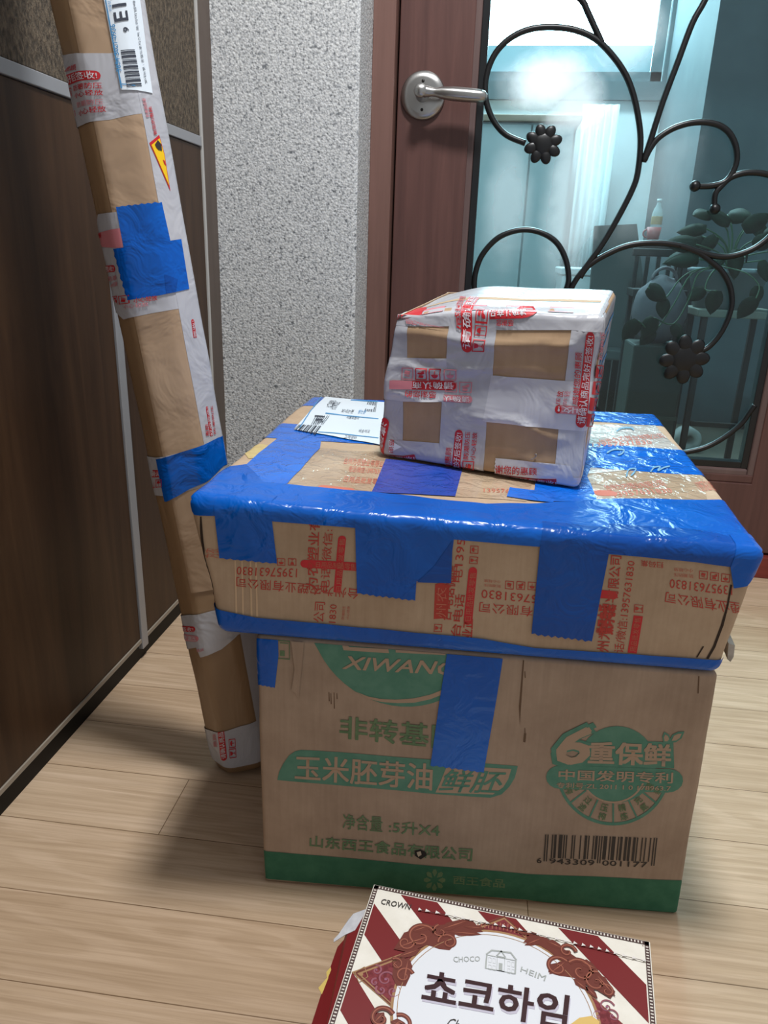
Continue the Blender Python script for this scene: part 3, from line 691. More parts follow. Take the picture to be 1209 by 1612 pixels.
D.text(f_, '6', B([(134, 1034), (156, 1035), (154, 1059), (132, 1058)]), BK, 0.0006, 0.01)
D.text(f_, '943309', B([(192, 1036), (402, 1045), (400, 1070), (190, 1060)]), BK, 0.0006, 0.01)
D.text(f_, '001177', B([(438, 1046), (648, 1054), (646, 1079), (436, 1070)]), BK, 0.0006, 0.01)
D.done('printing', carton)
# scuffs, hole and dents that belong to the board
scuff = plain('scuffed_board', srgb(104, 80, 60), 0.9)
for x, y0, y1 in ((350, 300, 340), (358, 305, 352), (372, 302, 372), (384, 305, 330), (1197, 210, 238), (1197, 455, 512)):
    D = Deco(ct); D.ppoly(f_, A([(x, y0), (x + 3, y0), (x + 5, y1), (x + 1, y1)]), scuff, 0.0003); D.done('scuff_mark', carton)
for q in ([(68, 100), (74, 100), (60, 330), (54, 420), (50, 330)], [(884, 190), (890, 190), (886, 270), (880, 270)], [(74, 455), (84, 456), (80, 498), (70, 496)]):
    D = Deco(ct); D.ppoly(f_, B(q), scuff, 0.0003); D.done('scuff_mark', carton)
D = Deco(ct)
D.ppoly(f_, A([(722, 985), (745, 978), (770, 990), (775, 1004), (748, 1022), (722, 1005)]), plain('punctured_hole', srgb(40, 34, 30), 0.9), 0.0009)
D.ppoly(f_, A([(730, 990), (748, 985), (752, 1000), (738, 1010)]), M['carton_in'], 0.0012)
D.done('puncture', carton)
D = Deco(ct); D.ppoly(f_, A([(192, 60), (246, 66), (238, 160), (228, 250), (222, 330), (205, 300), (190, 290), (204, 200)]), M['carton'], 0.0018); D.done('torn_strip', carton)
D = Deco(ct); D.ppoly(f_, A([(36, 40), (140, 44), (134, 140), (118, 280)] + jag((118, 280), (42, 265), 9, 3) + [(42, 265), (36, 150)]), M['blue'], 0.0012); D.done('tape_strip', carton)
D = Deco(ct); D.ppoly(f_, A([(862, 95), (1100, 120), (1075, 330), (1020, 645)] + jag((1020, 645), (790, 615), 17, 4) + [(790, 615), (826, 360)]), M['blue'], 0.0014, 0.02); D.done('tape_strip', carton)
# torn corner flap sticking out at the top right
P = [atY(*p, 0.66) for p in [(1147, 1013), (1157, 1016), (1155, 1034), (1150, 1042), (1145, 1038)]]
bm = bmesh.new(); a = [bm.verts.new(p) for p in P]; b = [bm.verts.new(Vector(p) + Vector((0.004, 0.05, 0))) for p in P]
bm.faces.new(a[::-1]); bm.faces.new(b)
for i in range(5): bm.faces.new((a[i], a[(i + 1) % 5], b[(i + 1) % 5], b[i]))
obj('corner_flap', bm, noisy('grey_torn_paper', srgb(150, 142, 132), srgb(192, 186, 178), nscale=60, rough=0.9), carton)
# ---- flat wide parcel wrapped in blue tape
y0 = 0.006
P0 = lambda px, py, off: (lambda d: CAM + d * ((fl - ey * off - CAM).dot(ey) / d.dot(ey)))(ray(px, py))
ZB = 0.3105
bl_, br_ = P0(343, 990, y0), P0(1134, 1053, y0)
tl_, tr_ = np.array([-0.262, 0.600, 0.446]), np.array([0.252, 0.644, 0.423])
bl_[2] = ZB; br_[2] = ZB - 0.010
BLt, BRt = np.array([-0.276, 1.125, 0.443]), np.array([0.258, 1.172, 0.440])
BLb, BRb = np.array([-0.250, 1.120, ZB]), np.array([0.236, 1.165, ZB - 0.010])
fp = Carton(cn(_000=bl_, _100=br_, _010=BLb, _110=BRb, _001=tl_, _101=tr_, _011=BLt, _111=BRt), 0.009, ndisp(0.0018, 11, 8, 0.0010), 0.009)
flat = empty('flat_parcel', tuple((bl_ + br_ + BLb + BRb) / 4))
tag(flat, 'wide flat cardboard parcel bound with blue tape lying on the brown oil carton', 'parcel')
obj('parcel_body', fp.body(), M['carton_u'], flat, True)
A, B = Z(300, 600, 0.3805), Z(750, 620, 0.3797)
a_, b_, c_ = fp.d
# printing: red lines running this way and that
D = Deco(fp); R1, R2 = M['red_board'], M['red_board_pale']; f_ = 'front'
NUM, COM = '13957631830', '台州为农塑业有限公司'
D.text(f_, NUM, A([(440, 812), (190, 800), (192, 766), (442, 775)]), R1, 0.0004)
D.text(f_, COM, A([(692, 902), (190, 850), (190, 808), (694, 858)]), R1, 0.0004)
D.text(f_, '为农塑业有', A([(478, 862), (492, 560), (538, 562), (526, 866)]), R1, 0.0004, 0.006)
D.text(f_, '电话/微信:1', A([(534, 870), (552, 590), (592, 592), (574, 872)]), R1, 0.0004)
D.pill(f_, A([(455, 738), (688, 750), (688, 785), (455, 770)]), M['red'], 0.0004, (1, 0)); D.text(f_, '日用品制造零售', A([(520, 746), (684, 754), (684, 782), (520, 768)]), R2, 0.0007)
D.pill(f_, A([(592, 872), (612, 638), (645, 640), (622, 874)]), M['red'], 0.0004, (0, 1)); D.text(f_, '日用品批发零售', A([(600, 868), (616, 650), (640, 652), (622, 868)]), R2, 0.0007)
D.text(f_, '公司', A([(508, 995), (514, 912), (558, 914), (552, 998)]), R1, 0.0004)
D.text(f_, '1830', A([(572, 998), (578, 922), (606, 924), (600, 1000)]), R1, 0.0004)
D.text(f_, '防潮防压', A([(624, 985), (630, 930), (642, 931), (636, 986)]), R2, 0.0004); D.text(f_, '小心轻放', A([(644, 985), (648, 930), (660, 931), (656, 986)]), R2, 0.0004)
for k, kd in ((0, 'glass'), (1, 'umbrella')): D.icon(f_, A([(438 - k * 46, 764), (404 - k * 46, 762), (404 - k * 46, 732), (438 - k * 46, 734)]), kd, R1, 0.0004)
D.text(f_, '电1395', A([(1078, 830), (1098, 652), (1140, 654), (1122, 832)]), R1, 0.0004)
D.icon(f_, A([(1152, 755), (1155, 725), (1190, 727), (1187, 757)]), 'glass', R1, 0.0004); D.icon(f_, A([(1156, 712), (1158, 680), (1192, 682), (1190, 714)]), 'umbrella', R1, 0.0004)
D.pill(f_, A([(1128, 1008), (1152, 768), (1187, 770), (1164, 1008)]), M['red'], 0.0004); D.text(f_, '日用品批发零售', A([(1134, 990), (1156, 790), (1182, 792), (1160, 990)]), R2, 0.0007)
D.text(f_, '台电话微信', A([(1034, 985), (1064, 760), (1106, 762), (1078, 990)]), R1, 0.0004, 0.012)
D.ppoly(f_, A([(1006, 984), (1012, 840), (1040, 832), (1072, 846), (1064, 980)]), M['red_board'], 0.0003); D.text(f_, '州农', A([(1014, 975), (1018, 850), (1060, 852), (1058, 978)]), R2, 0.0006)
D.text(f_, '台电话', A([(1075, 1052), (1096, 880), (1136, 882), (1116, 1056)]), R1, 0.0004, 0.01); D.text(f_, '业正', A([(1122, 1062), (1130, 980), (1168, 984), (1164, 1066)]), R1, 0.0004, 0.02)
D.icon(f_, A([(1006, 1036), (1009, 1004), (1042, 1006), (1040, 1038)]), 'glass', R1, 0.0004)
D.text(f_, NUM, B([(330, 876), (20, 846), (22, 810), (332, 842)]), R1, 0.0004)
D.text(f_, '业有限公司', B([(290, 930), (10, 904), (14, 862), (292, 888)]), R1, 0.0004)
for k, kd in ((0, 'umbrella'), (1, 'hands'), (2, 'box')): D.icon(f_, B([(248 - 47 * k, 815 - 2 * k), (212 - 47 * k, 812 - 2 * k), (214 - 47 * k, 778 - 2 * k), (250 - 47 * k, 781 - 2 * k)]), kd, R1, 0.0004)
D.text(f_, '小心轻放', B([(100, 786), (32, 780), (32, 768), (100, 774)]), R2, 0.0004); D.text(f_, '防潮防压', B([(100, 804), (32, 798), (32, 787), (100, 792)]), R2, 0.0004)
D.text(f_, '州为农塑业', B([(497, 1066), (528, 815), (574, 818), (548, 1070)]), R1, 0.0004, 0.008)
D.text(f_, '有限公司', B([(538, 852), (556, 668), (602, 672), (586, 856)]), R1, 0.0004, 0.008)
D.text(f_, '话/微信:13957631830', B([(568, 1070), (622, 690), (660, 694), (610, 1074)]), R1, 0.0004)
D.pill(f_, B([(512, 846), (586, 852), (584, 818), (512, 812)]), M['red'], 0.0005, (0, 1))
D.pill(f_, B([(626, 1072), (652, 918), (690, 922), (664, 1076)]), M['red'], 0.0004, (0, 0)); D.text(f_, '用品批发零售', B([(634, 1066), (656, 926), (682, 928), (660, 1068)]), R2, 0.0007)
D.text(f_, '数码电话', B([(496, 990), (508, 872), (580, 876), (566, 996)]), R1, 0.0005, 0.03)
D.icon(f_, B([(652, 905), (655, 872), (692, 875), (690, 908)]), 'glass', R1, 0.0004)
D.text(f_, '扫码集', B([(776, 724), (680, 714), (682, 688), (776, 698)]), R1, 0.0004)
D.text(f_, NUM, B([(1060, 834), (800, 804), (802, 766), (1060, 796)]), R1, 0.0004)
D.text(f_, '塑业有限公司', B([(1086, 908), (780, 864), (786, 820), (1088, 864)]), R1, 0.0004)
for k, kd in ((0, 'umbrella'), (1, 'hands'), (2, 'box')): D.icon(f_, B([(1050 - 46 * k, 782 - 6 * k), (1014 - 46 * k, 778 - 6 * k), (1016 - 46 * k, 744 - 6 * k), (1052 - 46 * k, 748 - 6 * k)]), kd, R1, 0.0004)
D.text(f_, '防潮防压', B([(898, 764), (818, 756), (818, 742), (898, 748)]), R2, 0.0004); D.text(f_, '小心轻放', B([(898, 742), (818, 734), (818, 720), (898, 726)]), R2, 0.0004)
D.text(f_, '为农', A([(60, 728), (64, 690), (120, 694), (118, 732)]), R2, 0.0004)
D.done('red_printing', flat)
# vertical press lines in the board near the left and right corners
D = Deco(fp); ln = plain('pressed_flute', srgb(208, 178, 144), 0.6)
for x in (182, 210, 245, 268): D.ppoly(f_, A([(x, 740), (x + 6, 742), (x + 12, 975), (x + 4, 973)]), ln, 0.0003)
D.done('pressed_flutes', flat)
dk = plain('crushed_edge_gap', srgb(52, 38, 28), 0.9)
D = Deco(fp); D.ppoly(f_, B([(1052, 790), (1060, 792), (1044, 880), (1024, 960), (990, 1050), (962, 1098), (952, 1096), (980, 1046), (1012, 960), (1036, 880)]), dk, 0.0005); D.done('crushed_crease', flat)
D = Deco(fp); D.ppoly(f_, A([(40, 560), (46, 560), (60, 700), (84, 860), (100, 915), (94, 918), (74, 860), (52, 700)]), dk, 0.0005); D.done('crushed_crease', flat)
D = Deco(fp); D.ppoly(f_, B([(938, 1045), (944, 1046), (916, 1092), (910, 1091)]), dk, 0.0005); D.done('crushed_crease', flat)

TS = 'tape_strip'
def strip(face, px, mat, h, cell=0.009, surf=None, par=None, name=TS):
    D = Deco(surf or fp); D.ppoly(face, px, M[mat], h, cell); return D.done(name, par or flat)
# -- top face (laid from the bottom up)
T = 'top'
def ustrip(u0, u1, v0, v1, mat, h, name=TS):
    D = Deco(fp); D.poly(T, [(u0, v0), (u1, v0), (u1, v1), (u0, v1)], M[mat], h, 0.009); return D.done(name, flat)
UV = lambda x, y: fp.inv(T, x, y)
ustrip(0.0, a_, b_ - 0.085, b_ + 0.03, 'blue_top', 0.0004)                    # along the back edge
v2 = (UV(443, 668)[1] + UV(1000, 712)[1]) / 2; v1 = (UV(414, 690)[1] + UV(1000, 738)[1]) / 2
ustrip(-0.03, a_ + 0.02, UV(430, 690)[1], UV(445, 667)[1], 'blue_top', 0.0006)  # across the middle, left
va, vb_ = UV(1000, 742)[1], UV(1000, 713)[1]
D = Deco(fp); D.poly(T, [(0.40 * a_, va), (a_ + 0.02, va), (a_ + 0.02, vb_), (0.40 * a_, vb_)], M['blue_top'], 0.0007, 0.009); D.done(TS, flat)
# clear tape over board
strip(T, A([(398, 428), (535, 278), (830, 300), (760, 465)]), 'clear', 0.0005, name='clear_tape')
strip(T, B([(480, 440), (440, 340), (905, 296), (1060, 445)]), 'clear', 0.0005, name='clear_tape')
strip(T, B([(440, 335), (300, 130), (740, 132), (855, 247), (905, 297)]), 'glare_clear', 0.0005, name='clear_tape')
strip(T, A([(1090, 480), (1120, 370), (1420, 400), (1390, 500)]), 'clear', 0.0005, name='clear_tape')
# red print showing through the top
D = Deco(fp)
for t, q in ((COM, [(640, 318), (820, 336), (812, 362), (632, 345)]), ('电话/微信:13957631830', [(660, 352), (815, 368), (808, 392), (652, 378)]), ('日用品批发零售', [(640, 395), (800, 408), (794, 432), (632, 420)])):
    D.text(T, t, A(q), R2, 0.0009)
D.pill(T, A([(530, 432), (680, 446), (676, 460), (526, 446)]), R2, 0.0008)
for t, q in ((COM, [(520, 380), (760, 358), (790, 385), (545, 405)]), (NUM, [(560, 410), (800, 392), (815, 412), (575, 430)]), (NUM, [(900, 370), (980, 362), (1010, 400), (935, 408)])):
    D.text(T, t, B(q), R2, 0.0009)
for t, q in ((COM, [(500, 190), (760, 165), (785, 185), (520, 210)]), (NUM, [(480, 205), (720, 195), (730, 210), (480, 222)])):
    D.text(T, t, B(q), R2, 0.0009)
D.pill(T, B([(478, 400), (580, 405), (590, 428), (490, 425)]), R2, 0.0008)
for t, q in ((NUM, [(30, 395), (230, 400), (235, 415), (30, 410)]),): D.text(T, t, B(q), R2, 0.0009)
D.done('red_printing', flat)
# strips running front to back
strip(T, A([(128, 352), (232, 348), (362, 238), (540, 252), (536, 280), (400, 428), (300, 460)]), 'blue_top', 0.0011)
strip(T, A([(750, 462), (808, 325), (1125, 368), (1095, 480)]), 'violet', 0.0011)
strip(T, B([(240, 400), (250, 330), (440, 262), (492, 262), (458, 345), (500, 445), (300, 450)]), 'blue_top', 0.0012)
strip(T, B([(125, 430), (138, 392), (330, 410), (318, 455)]), 'blue_top', 0.0014)
# hand-drawn pen squiggles on top
pen = plain('blue_pen', srgb(96, 140, 170), 0.5)
def squig(px, w=2.2):
    D = Deco(fp); c = smooth_curve(px, 4)
    for p, q in zip(c, c[1:]):
        d = np.array(q) - p; L = np.linalg.norm(d)
        if L < 1e-6: continue
        n = np.array([-d[1], d[0]]) / L * w * 0.5; D.ppoly(T, [tuple(p - n), tuple(q - n), tuple(q + n), tuple(p + n)], pen, 0.0020, 0.2)
    D.done('pen_mark', flat)
squig(B([(620, 350), (630, 320), (660, 318), (640, 345), (655, 330)])); squig(B([(720, 330), (735, 312), (760, 308), (750, 325), (775, 312), (800, 306)])); squig(B([(540, 250), (570, 236), (610, 238), (600, 255), (585, 258)])); squig(B([(580, 160), (600, 148), (640, 146), (650, 156)]))
# -- front edge: one strip folded over it, tabs hanging down
strip('front', A([(-5, 540), (60, 400), (126, 352), (232, 348), (300, 420), (400, 430), (750, 462)]) + B([(40, 460), (275, 457), (500, 442), (1058, 442), (1130, 505), (1215, 560), (1190, 690), (1150, 740), (1050, 715), (905, 695), (530, 660), (262, 632), (0, 610)]) + A([(1080, 652), (697, 607), (360, 580), (120, 556), (20, 552)]), 'blue', 0.0013, 0.009)
strip('front', A([(120, 470), (362, 480), (360, 752)] + jag((360, 752), (122, 730), 16, 3.5) + [(122, 730)]), 'blue', 0.0018, 0.009)
strip('front', A([(697, 520), (1000, 540), (1090, 650), (1070, 800), (935, 826), (930, 905)] + jag((930, 905), (690, 875), 18, 4) + [(690, 875)]), 'blue', 0.0018, 0.009)
strip('front', B([(272, 535), (545, 560), (478, 1023)] + jag((478, 1023), (228, 992), 18, 5) + [(228, 992), (262, 640)]), 'blue_dark', 0.0018, 0.009)
strip('front', B([(548, 545), (860, 565), (1060, 600), (1052, 712), (905, 694), (530, 658)]), 'blue_dark', 0.0021, 0.009)
strip('front', B([(1045, 590), (1165, 565), (1150, 745), (1115, 792), (1064, 802), (1050, 715)]), 'blue', 0.0025, 0.009)
strip('front', A([(860, 905), (1010, 760), (1085, 655), (1078, 832), (940, 828)]), 'blue_dark', 0.0023, 0.009)
# bottom band folded underneath
D = Deco(fp); q = fp.uv('front', A([(98, 925), (270, 975), (700, 1016), (1209, 1063)]) + B([(240, 1050), (500, 1067), (1008, 1098)]))
D.poly('front', [(-0.02, q[0][1] + 0.002)] + [tuple(p) for p in q] + [(a_ + 0.006, q[-1][1]), (a_ + 0.006, -0.035), (-0.02, -0.035)], M['blue'], 0.0016, 0.009); D.done(TS, flat)
# shipping label
lab = fp.uv(T, [(463, 678), (513, 625), (640, 638), (607, 704)])
D = Deco(fp); D.poly(T, lab, M['label'], 0.0018, 0.02); lbo = D.done('shipping_label', flat)
D = Deco(fp); LI, LB = M['label_ink'], M['label_blue']
bars(D, T, A([(450, 186), (545, 192), (520, 228), (430, 205)]), '1011001110100110101100101110010110', LI, 0.0022)
D.text(T, 'TR9-1', A([(520, 148), (572, 150), (545, 188), (498, 186)]), LI, 0.0022, 0.02)
bars(D, T, A([(735, 88), (772, 92), (766, 134), (720, 130)]), '110100110101100101110010110101', LI, 0.0022)
D.text(T, '대한민국', A([(580, 84), (606, 86), (586, 116), (560, 114)]), LI, 0.0022); D.text(T, '택배운송장', A([(596, 90), (624, 92), (600, 124), (574, 122)]), LI, 0.0022)
for q in ([(665, 82), (778, 88), (774, 92), (662, 86)], [(560, 136), (778, 160), (777, 164), (558, 141)], [(530, 215), (778, 240), (777, 243), (528, 218)], [(540, 70), (544, 70), (455, 200), (450, 200)]): D.ppoly(T, A(q), LB, 0.0022)
for t, q in (('보내는분', [(630, 120), (680, 124), (672, 140), (622, 136)]), ('서울특별시', [(650, 150), (700, 154), (694, 166), (644, 162)]), ('받는분', [(700, 124), (730, 126), (722, 142), (692, 139)]), ('고객센터', [(640, 230), (690, 234), (684, 248), (634, 244)]), ('배송메모', [(700, 205), (745, 208), (740, 222), (694, 219)])): D.text(T, t, A(q), LI if t[0] != '받' else LB, 0.0022)
D.done('label_print', lbo)
# yellow grease stain on the board
D = Deco(fp); D.ppoly(T, A([(225, 300), (255, 268), (300, 262), (345, 275), (330, 305), (270, 320), (240, 322)]), noisy('greasy_stain', srgb(186, 160, 110), srgb(204, 184, 126), nscale=120), 0.0006); D.done('stain', flat)

# ---- small parcel wrapped in white printed tape
def rest(x, y):
    p = np.array([fp.d[0] / 2, fp.d[1] * 0.35])
    for _ in range(12):
        P0 = fp.S('top', p[0], p[1], 0.0035)[:2]; e = 1e-3
        J = np.column_stack([(fp.S('top', p[0] + e, p[1], 0.0035)[:2] - P0) / e, (fp.S('top', p[0], p[1] + e, 0.0035)[:2] - P0) / e])
        p = p + np.linalg.solve(J, np.array([x, y]) - P0)
    return np.array([x, y, fp.S('top', p[0], p[1], 0.0035)[2]])
q0, q1 = rest(-0.118, 0.797), rest(0.100, 0.749)
dd = np.array([0.043, 0.196, 0.0])
q2, q3 = rest(*(q0 + dd)[:2]), rest(*(q1 + dd)[:2])
SPc = cn(_000=q0, _100=q1, _010=q2, _110=q3 + (-0.012, 0, 0.0),
         _001=(-0.112, 0.797, 0.604), _101=(0.105, 0.760, 0.611), _011=(-0.068, 0.990, 0.6235), _111=(0.141, 0.950, 0.6255))
FOLDS = [((0.10, 0.062), (0.21, 0.046), 0.003, 0.003), ((0.0, 0.140), (0.21, 0.134), 0.0035, 0.004), ((0.0, 0.104), (0.11, 0.102), 0.0028, 0.004), ((0.03, 0.114), (0.20, 0.108), 0.0022, 0.003), ((0.11, 0.095), (0.21, 0.118), 0.0018, 0.003), ((0.0, 0.072), (0.09, 0.070), 0.0022, 0.003), ((0.02, 0.09), (0.09, 0.128), 0.0016, 0.0025), ((0.17, 0.128), (0.215, 0.152), 0.003, 0.003), ((0.10, 0.03), (0.20, 0.02), 0.0015, 0.003)]
def sdisp(p):
    v = Vector((p[0] * 16, p[1] * 16, p[2] * 16 + 4)); d = 0.0012 * noise.noise(v)
    # slack horizontal folds across the front and the sunken top left corner
    if p[2] < 0.004: return 0.0
    if p[1] < 0.02: d += 0.0022 * math.sin(p[2] * 95 + 2.2 * math.sin(p[0] * 14)) * (0.35 + 0.65 * max(0, min(1, p[2] / 0.16)) ** 1.5) - 0.001
    if p[1] < 0.02:
        for (x0, z0), (x1, z1), am, wd in FOLDS:
            dx, dz = x1 - x0, z1 - z0; t = ((p[0] - x0) * dx + (p[2] - z0) * dz) / (dx * dx + dz * dz); k = max(0.0, min(1.0, 1 - abs(2 * t - 1) ** 4)) if 0 <= t <= 1 else 0.0
            if k:
                q = (p[0] - x0 - t * dx) * dz - (p[2] - z0 - t * dz) * dx; q = q / math.hypot(dx, dz) + 0.003 * math.sin(t * 9 + x0 * 40)
                d += am * k * math.exp(-(q / wd) ** 2) * min(1.0, p[2] / 0.01)
    d -= 0.012 * math.exp(-((p[0]) ** 2 + (p[2] - 0.17) ** 2) / 0.0016)
    return d
sp = Carton(SPc, 0.008, sdisp, 0.004)
small = empty('taped_parcel', tuple((q0 + q1) / 2 + dd / 2))
tag(small, 'small box wrapped in white tape with red warnings on top of the blue-taped parcel', 'parcel')
obj('parcel_body', sp.body(), M['kraft'], small, True)
A = Z(580, 430, 0.3309); f_ = 'front'
a_, b_, c_ = sp.d
def wstrip(px, h=0.0006, mat='white_tape', face='front'): return strip(face, px, mat, h, 0.008, sp, small)
def uvstrip(face, uv, h, mat='white_tape'):
    D = Deco(sp); D.poly(face, uv, M[mat], h, 0.004); return D.done(TS, small)
iv = lambda pts: sp.uv('front', A(pts))
lt = lambda x, y: tuple(iv([(x, y)])[0])
# vertical strips (folded over the top)
uvstrip('front', [(-0.03, -0.004), lt(160, 905)] + [lt(165, 610), lt(185, 405), lt(188, 255)] + [(lt(188, 255)[0], c_ + 0.05), (-0.03, c_ + 0.0)], 0.0006)
m0, m1 = [lt(335, 905), lt(350, 620), lt(372, 405), lt(384, 255)], [lt(548, 930), lt(562, 705), lt(592, 490), lt(610, 270)]
uvstrip('front', [(m0[0][0], -0.004)] + m0 + [(m0[-1][0], c_ + 0.18), (m1[-1][0], c_ + 0.18)] + m1[::-1] + [(m1[0][0], -0.004)], 0.0009)
r0 = [lt(884, 960), lt(905, 740), lt(936, 510), lt(966, 270)]
uvstrip('front', [(r0[0][0], -0.004)] + r0 + [(r0[-1][0], c_ + 0.18), (a_ + 0.03, c_ - 0.0), (a_ + 0.03, -0.004)], 0.0007)
# horizontal strips
uvstrip('front', [(-0.03, lt(100, 250)[1]), lt(190, 252), lt(384, 252), lt(610, 270), lt(966, 270), (a_ + 0.03, lt(1080, 290)[1]), (a_ + 0.03, c_ - 0.004), (a_ - 0.002, c_ + 0.004), (a_ - 0.002, c_ + 0.06), (0.0, c_ + 0.06), (0, c_ + 0.004), (-0.03, c_ - 0.004)], 0.0008)
uvstrip('front', [(-0.03, lt(90, 600)[1]), lt(165, 610), lt(350, 612), lt(372, 640), lt(372, 405), lt(186, 402), (-0.03, lt(100, 402)[1])], 0.0010, 'white_tape_b')
uvstrip('front', [lt(545, 705), lt(905, 742), (a_ + 0.02, lt(990, 745)[1]), (a_ + 0.02, lt(1030, 510)[1]), lt(936, 512), lt(585, 485)], 0.0010, 'white_tape_b')
uvstrip('front', [(-0.03, -0.004), (lt(340, 905)[0], -0.004), lt(338, 808), lt(162, 795), (-0.03, lt(60, 795)[1])], 0.0011)
D = Deco(sp); e = sp.uv('front', A([(600, 950)] + jag((600, 950), (605, 878), 8, 3)[::1] + [(605, 878), (880, 905), (960, 915), (975, 970)]))
D.poly('front', [(e[0][0], -0.005)] + [tuple(p) for p in e] + [(a_ + 0.004, e[-1][1]), (a_ + 0.004, -0.005)], M['white_tape_b'], 0.0013, 0.004); D.done(TS, small)
# top, right and left faces are taped all over
uvstrip('top', [(0.004, 0.05), (a_ - 0.003, 0.05), (a_ - 0.003, b_ + 0.03), (0.004, b_ + 0.03)], 0.0007)
uvstrip('right', [(0.004, 0.002), (b_ - 0.002, 0.002), (b_ - 0.002, c_ - 0.004), (0.004, c_ - 0.004)], 0.0008)
uvstrip('left', [(0.004, 0.002), (b_ - 0.004, 0.002), (b_ - 0.004, c_ - 0.004), (0.004, c_ - 0.004)], 0.0008)
D = Deco(sp); D.poly('top', [(0.01, 0.065), (a_ - 0.01, 0.075), (a_ - 0.01, 0.092), (0.03, 0.088)], M['kraft'], 0.0010, 0.01); D.done('bare_board', small)
# print on the tape
D = Deco(sp); R, RP, PT = M['red'], M['red_pale'], M['pill_text']; HP, HT = 0.0017, 0.0021
def pill(tx, q, ends=(1, 1), face=f_, m=R, inset=0.12, tm=PT, X=None, dd_=None):
    dk = dd_ or D; p = (X or A)(q) if q is not None else None; uvq = dk.s.uv(face, p)
    dk.pill(face, None, m, HP, ends, uvq=uvq)
    L = np.linalg.norm(np.array(uvq[1]) - uvq[0]); Tk = np.linalg.norm(np.array(uvq[3]) - uvq[0]); e = 0.35 * Tk / L
    x0, x1 = (e if ends[0] else 0.01), (1 - e if ends[1] else 0.99)
    dk.text(face, tx, None, tm, HT, 0.008, uvq=[bil(uvq, s, t) for s, t in ((x0, 1 - inset), (x1, 1 - inset), (x1, inset), (x0, inset))])
def txt(t, q, m=R, X=None, face=f_, b=0.006, dk=None): (dk or D).text(face, t, (X or A)(q), m, HT, b)
pill('请确认商品', [(280, 200), (128, 226), (132, 182), (276, 157)], (1, 0)); txt('感谢您', [(178, 240), (112, 252), (116, 226), (180, 212)], RP)
pill('请确认商品完', [(446, 374), (482, 118), (528, 122), (496, 378)], (1, 0)); txt('感谢您的惠', [(420, 268), (436, 118), (464, 120), (450, 270)])
D.icon(f_, A([(494, 372), (502, 312), (560, 316), (552, 374)]), 'glass', R, HT); D.icon(f_, A([(504, 294), (510, 246), (568, 250), (562, 298)]), 'umbrella', R, HT); D.icon(f_, A([(510, 236), (518, 180), (574, 184), (568, 240)]), 'hands', R, HT)
pill('请确认商品', [(808, 214), (578, 218), (580, 170), (806, 163)], (1, 0)); txt('感谢您', [(692, 252), (610, 250), (612, 220), (692, 222)])
pill(RT['1'], [(984, 730), (1038, 276), (1078, 280), (1026, 734)]); txt(RT['2'], [(970, 622), (986, 374), (1018, 378), (1000, 626)])
for k, kd in enumerate(('glass', 'umbrella', 'hands', 'box')): D.icon(f_, A([(1030 + 13 * k, 726 - 76 * k), (1037 + 13 * k, 664 - 76 * k), (1076 + 12 * k, 668 - 76 * k), (1068 + 12 * k, 730 - 76 * k)]), kd, R, HT)
txt('防潮防压', [(1086, 410), (1096, 280), (1112, 282), (1102, 412)], RP)
pill('收!', [(1000, 672), (886, 664), (890, 624), (1002, 632)], (0, 1), m=RP); D.pill(f_, A([(916, 668), (886, 664), (890, 624), (922, 628)]), R, HP + 0.0002)
txt('压', [(893, 622), (897, 592), (916, 594), (912, 624)]); txt('放', [(896, 586), (900, 558), (930, 560), (926, 588)]); txt('防', [(925, 622), (929, 592), (948, 594), (944, 624)], RP); txt('轻', [(930, 586), (934, 558), (962, 560), (958, 588)], RP)
pill('请确认商品完', [(420, 556), (112, 550), (114, 508), (420, 512)], (1, 0)); D.pill(f_, A([(210, 552), (102, 549), (104, 508), (212, 510)]), RP, HT + 0.0002, (0, 0))
txt('感谢您的', [(324, 594), (178, 588), (178, 556), (324, 562)])
for k, kd in enumerate(('box', 'hands', 'umbrella')): D.icon(f_, A([(215 + 65 * k, 506 + 2 * k), (160 + 65 * k, 504 + 2 * k), (160 + 66 * k, 448 + 2 * k), (216 + 66 * k, 450 + 2 * k)]), kd, R if k else RP, HT)
for k, kd in enumerate(('umbrella', 'hands')): D.icon(f_, A([(420 - 4 * k + 76 * k, 510 + 58 * k), (362 + 72 * k, 508 + 58 * k), (362 + 72 * k, 455 + 60 * k), (422 + 74 * k, 457 + 60 * k)]), kd, RP, HT)
D.icon(f_, A([(424, 566), (366, 562), (368, 514), (424, 518)]), 'box', RP, HT)
pill('请确认', [(496, 618), (360, 610), (360, 576), (496, 582)], (1, 0), m=RP)
pill('请确认商品', [(108, 684), (104, 888), (66, 888), (72, 686)], (1, 0)); txt('感谢', [(128, 790), (122, 852), (98, 850), (104, 788)])
pill('后签收!', [(84, 858), (224, 860), (224, 900), (84, 896)], (0, 1))
pill('完好后签收!', [(396, 944), (415, 742), (452, 745), (436, 948)], (0, 1)); txt('的惠顾', [(360, 942), (372, 826), (400, 829), (390, 944)])
txt('防潮防压', [(452, 882), (463, 752), (487, 754), (477, 884)]); txt('小心轻放', [(485, 886), (497, 755), (520, 757), (509, 888)])
D.icon(f_, A([(446, 942), (450, 890), (506, 893), (500, 946)]), 'box', R, HT)
txt('谢您的惠顾', [(606, 910), (802, 926), (802, 958), (606, 944)]); pill('商品完好后签收!', [(596, 950), (896, 976), (896, 1012), (596, 982)], (0, 1))
D.ppoly(f_, A([(100, 790), (160, 825), (100, 850)]), M['label'], HT)
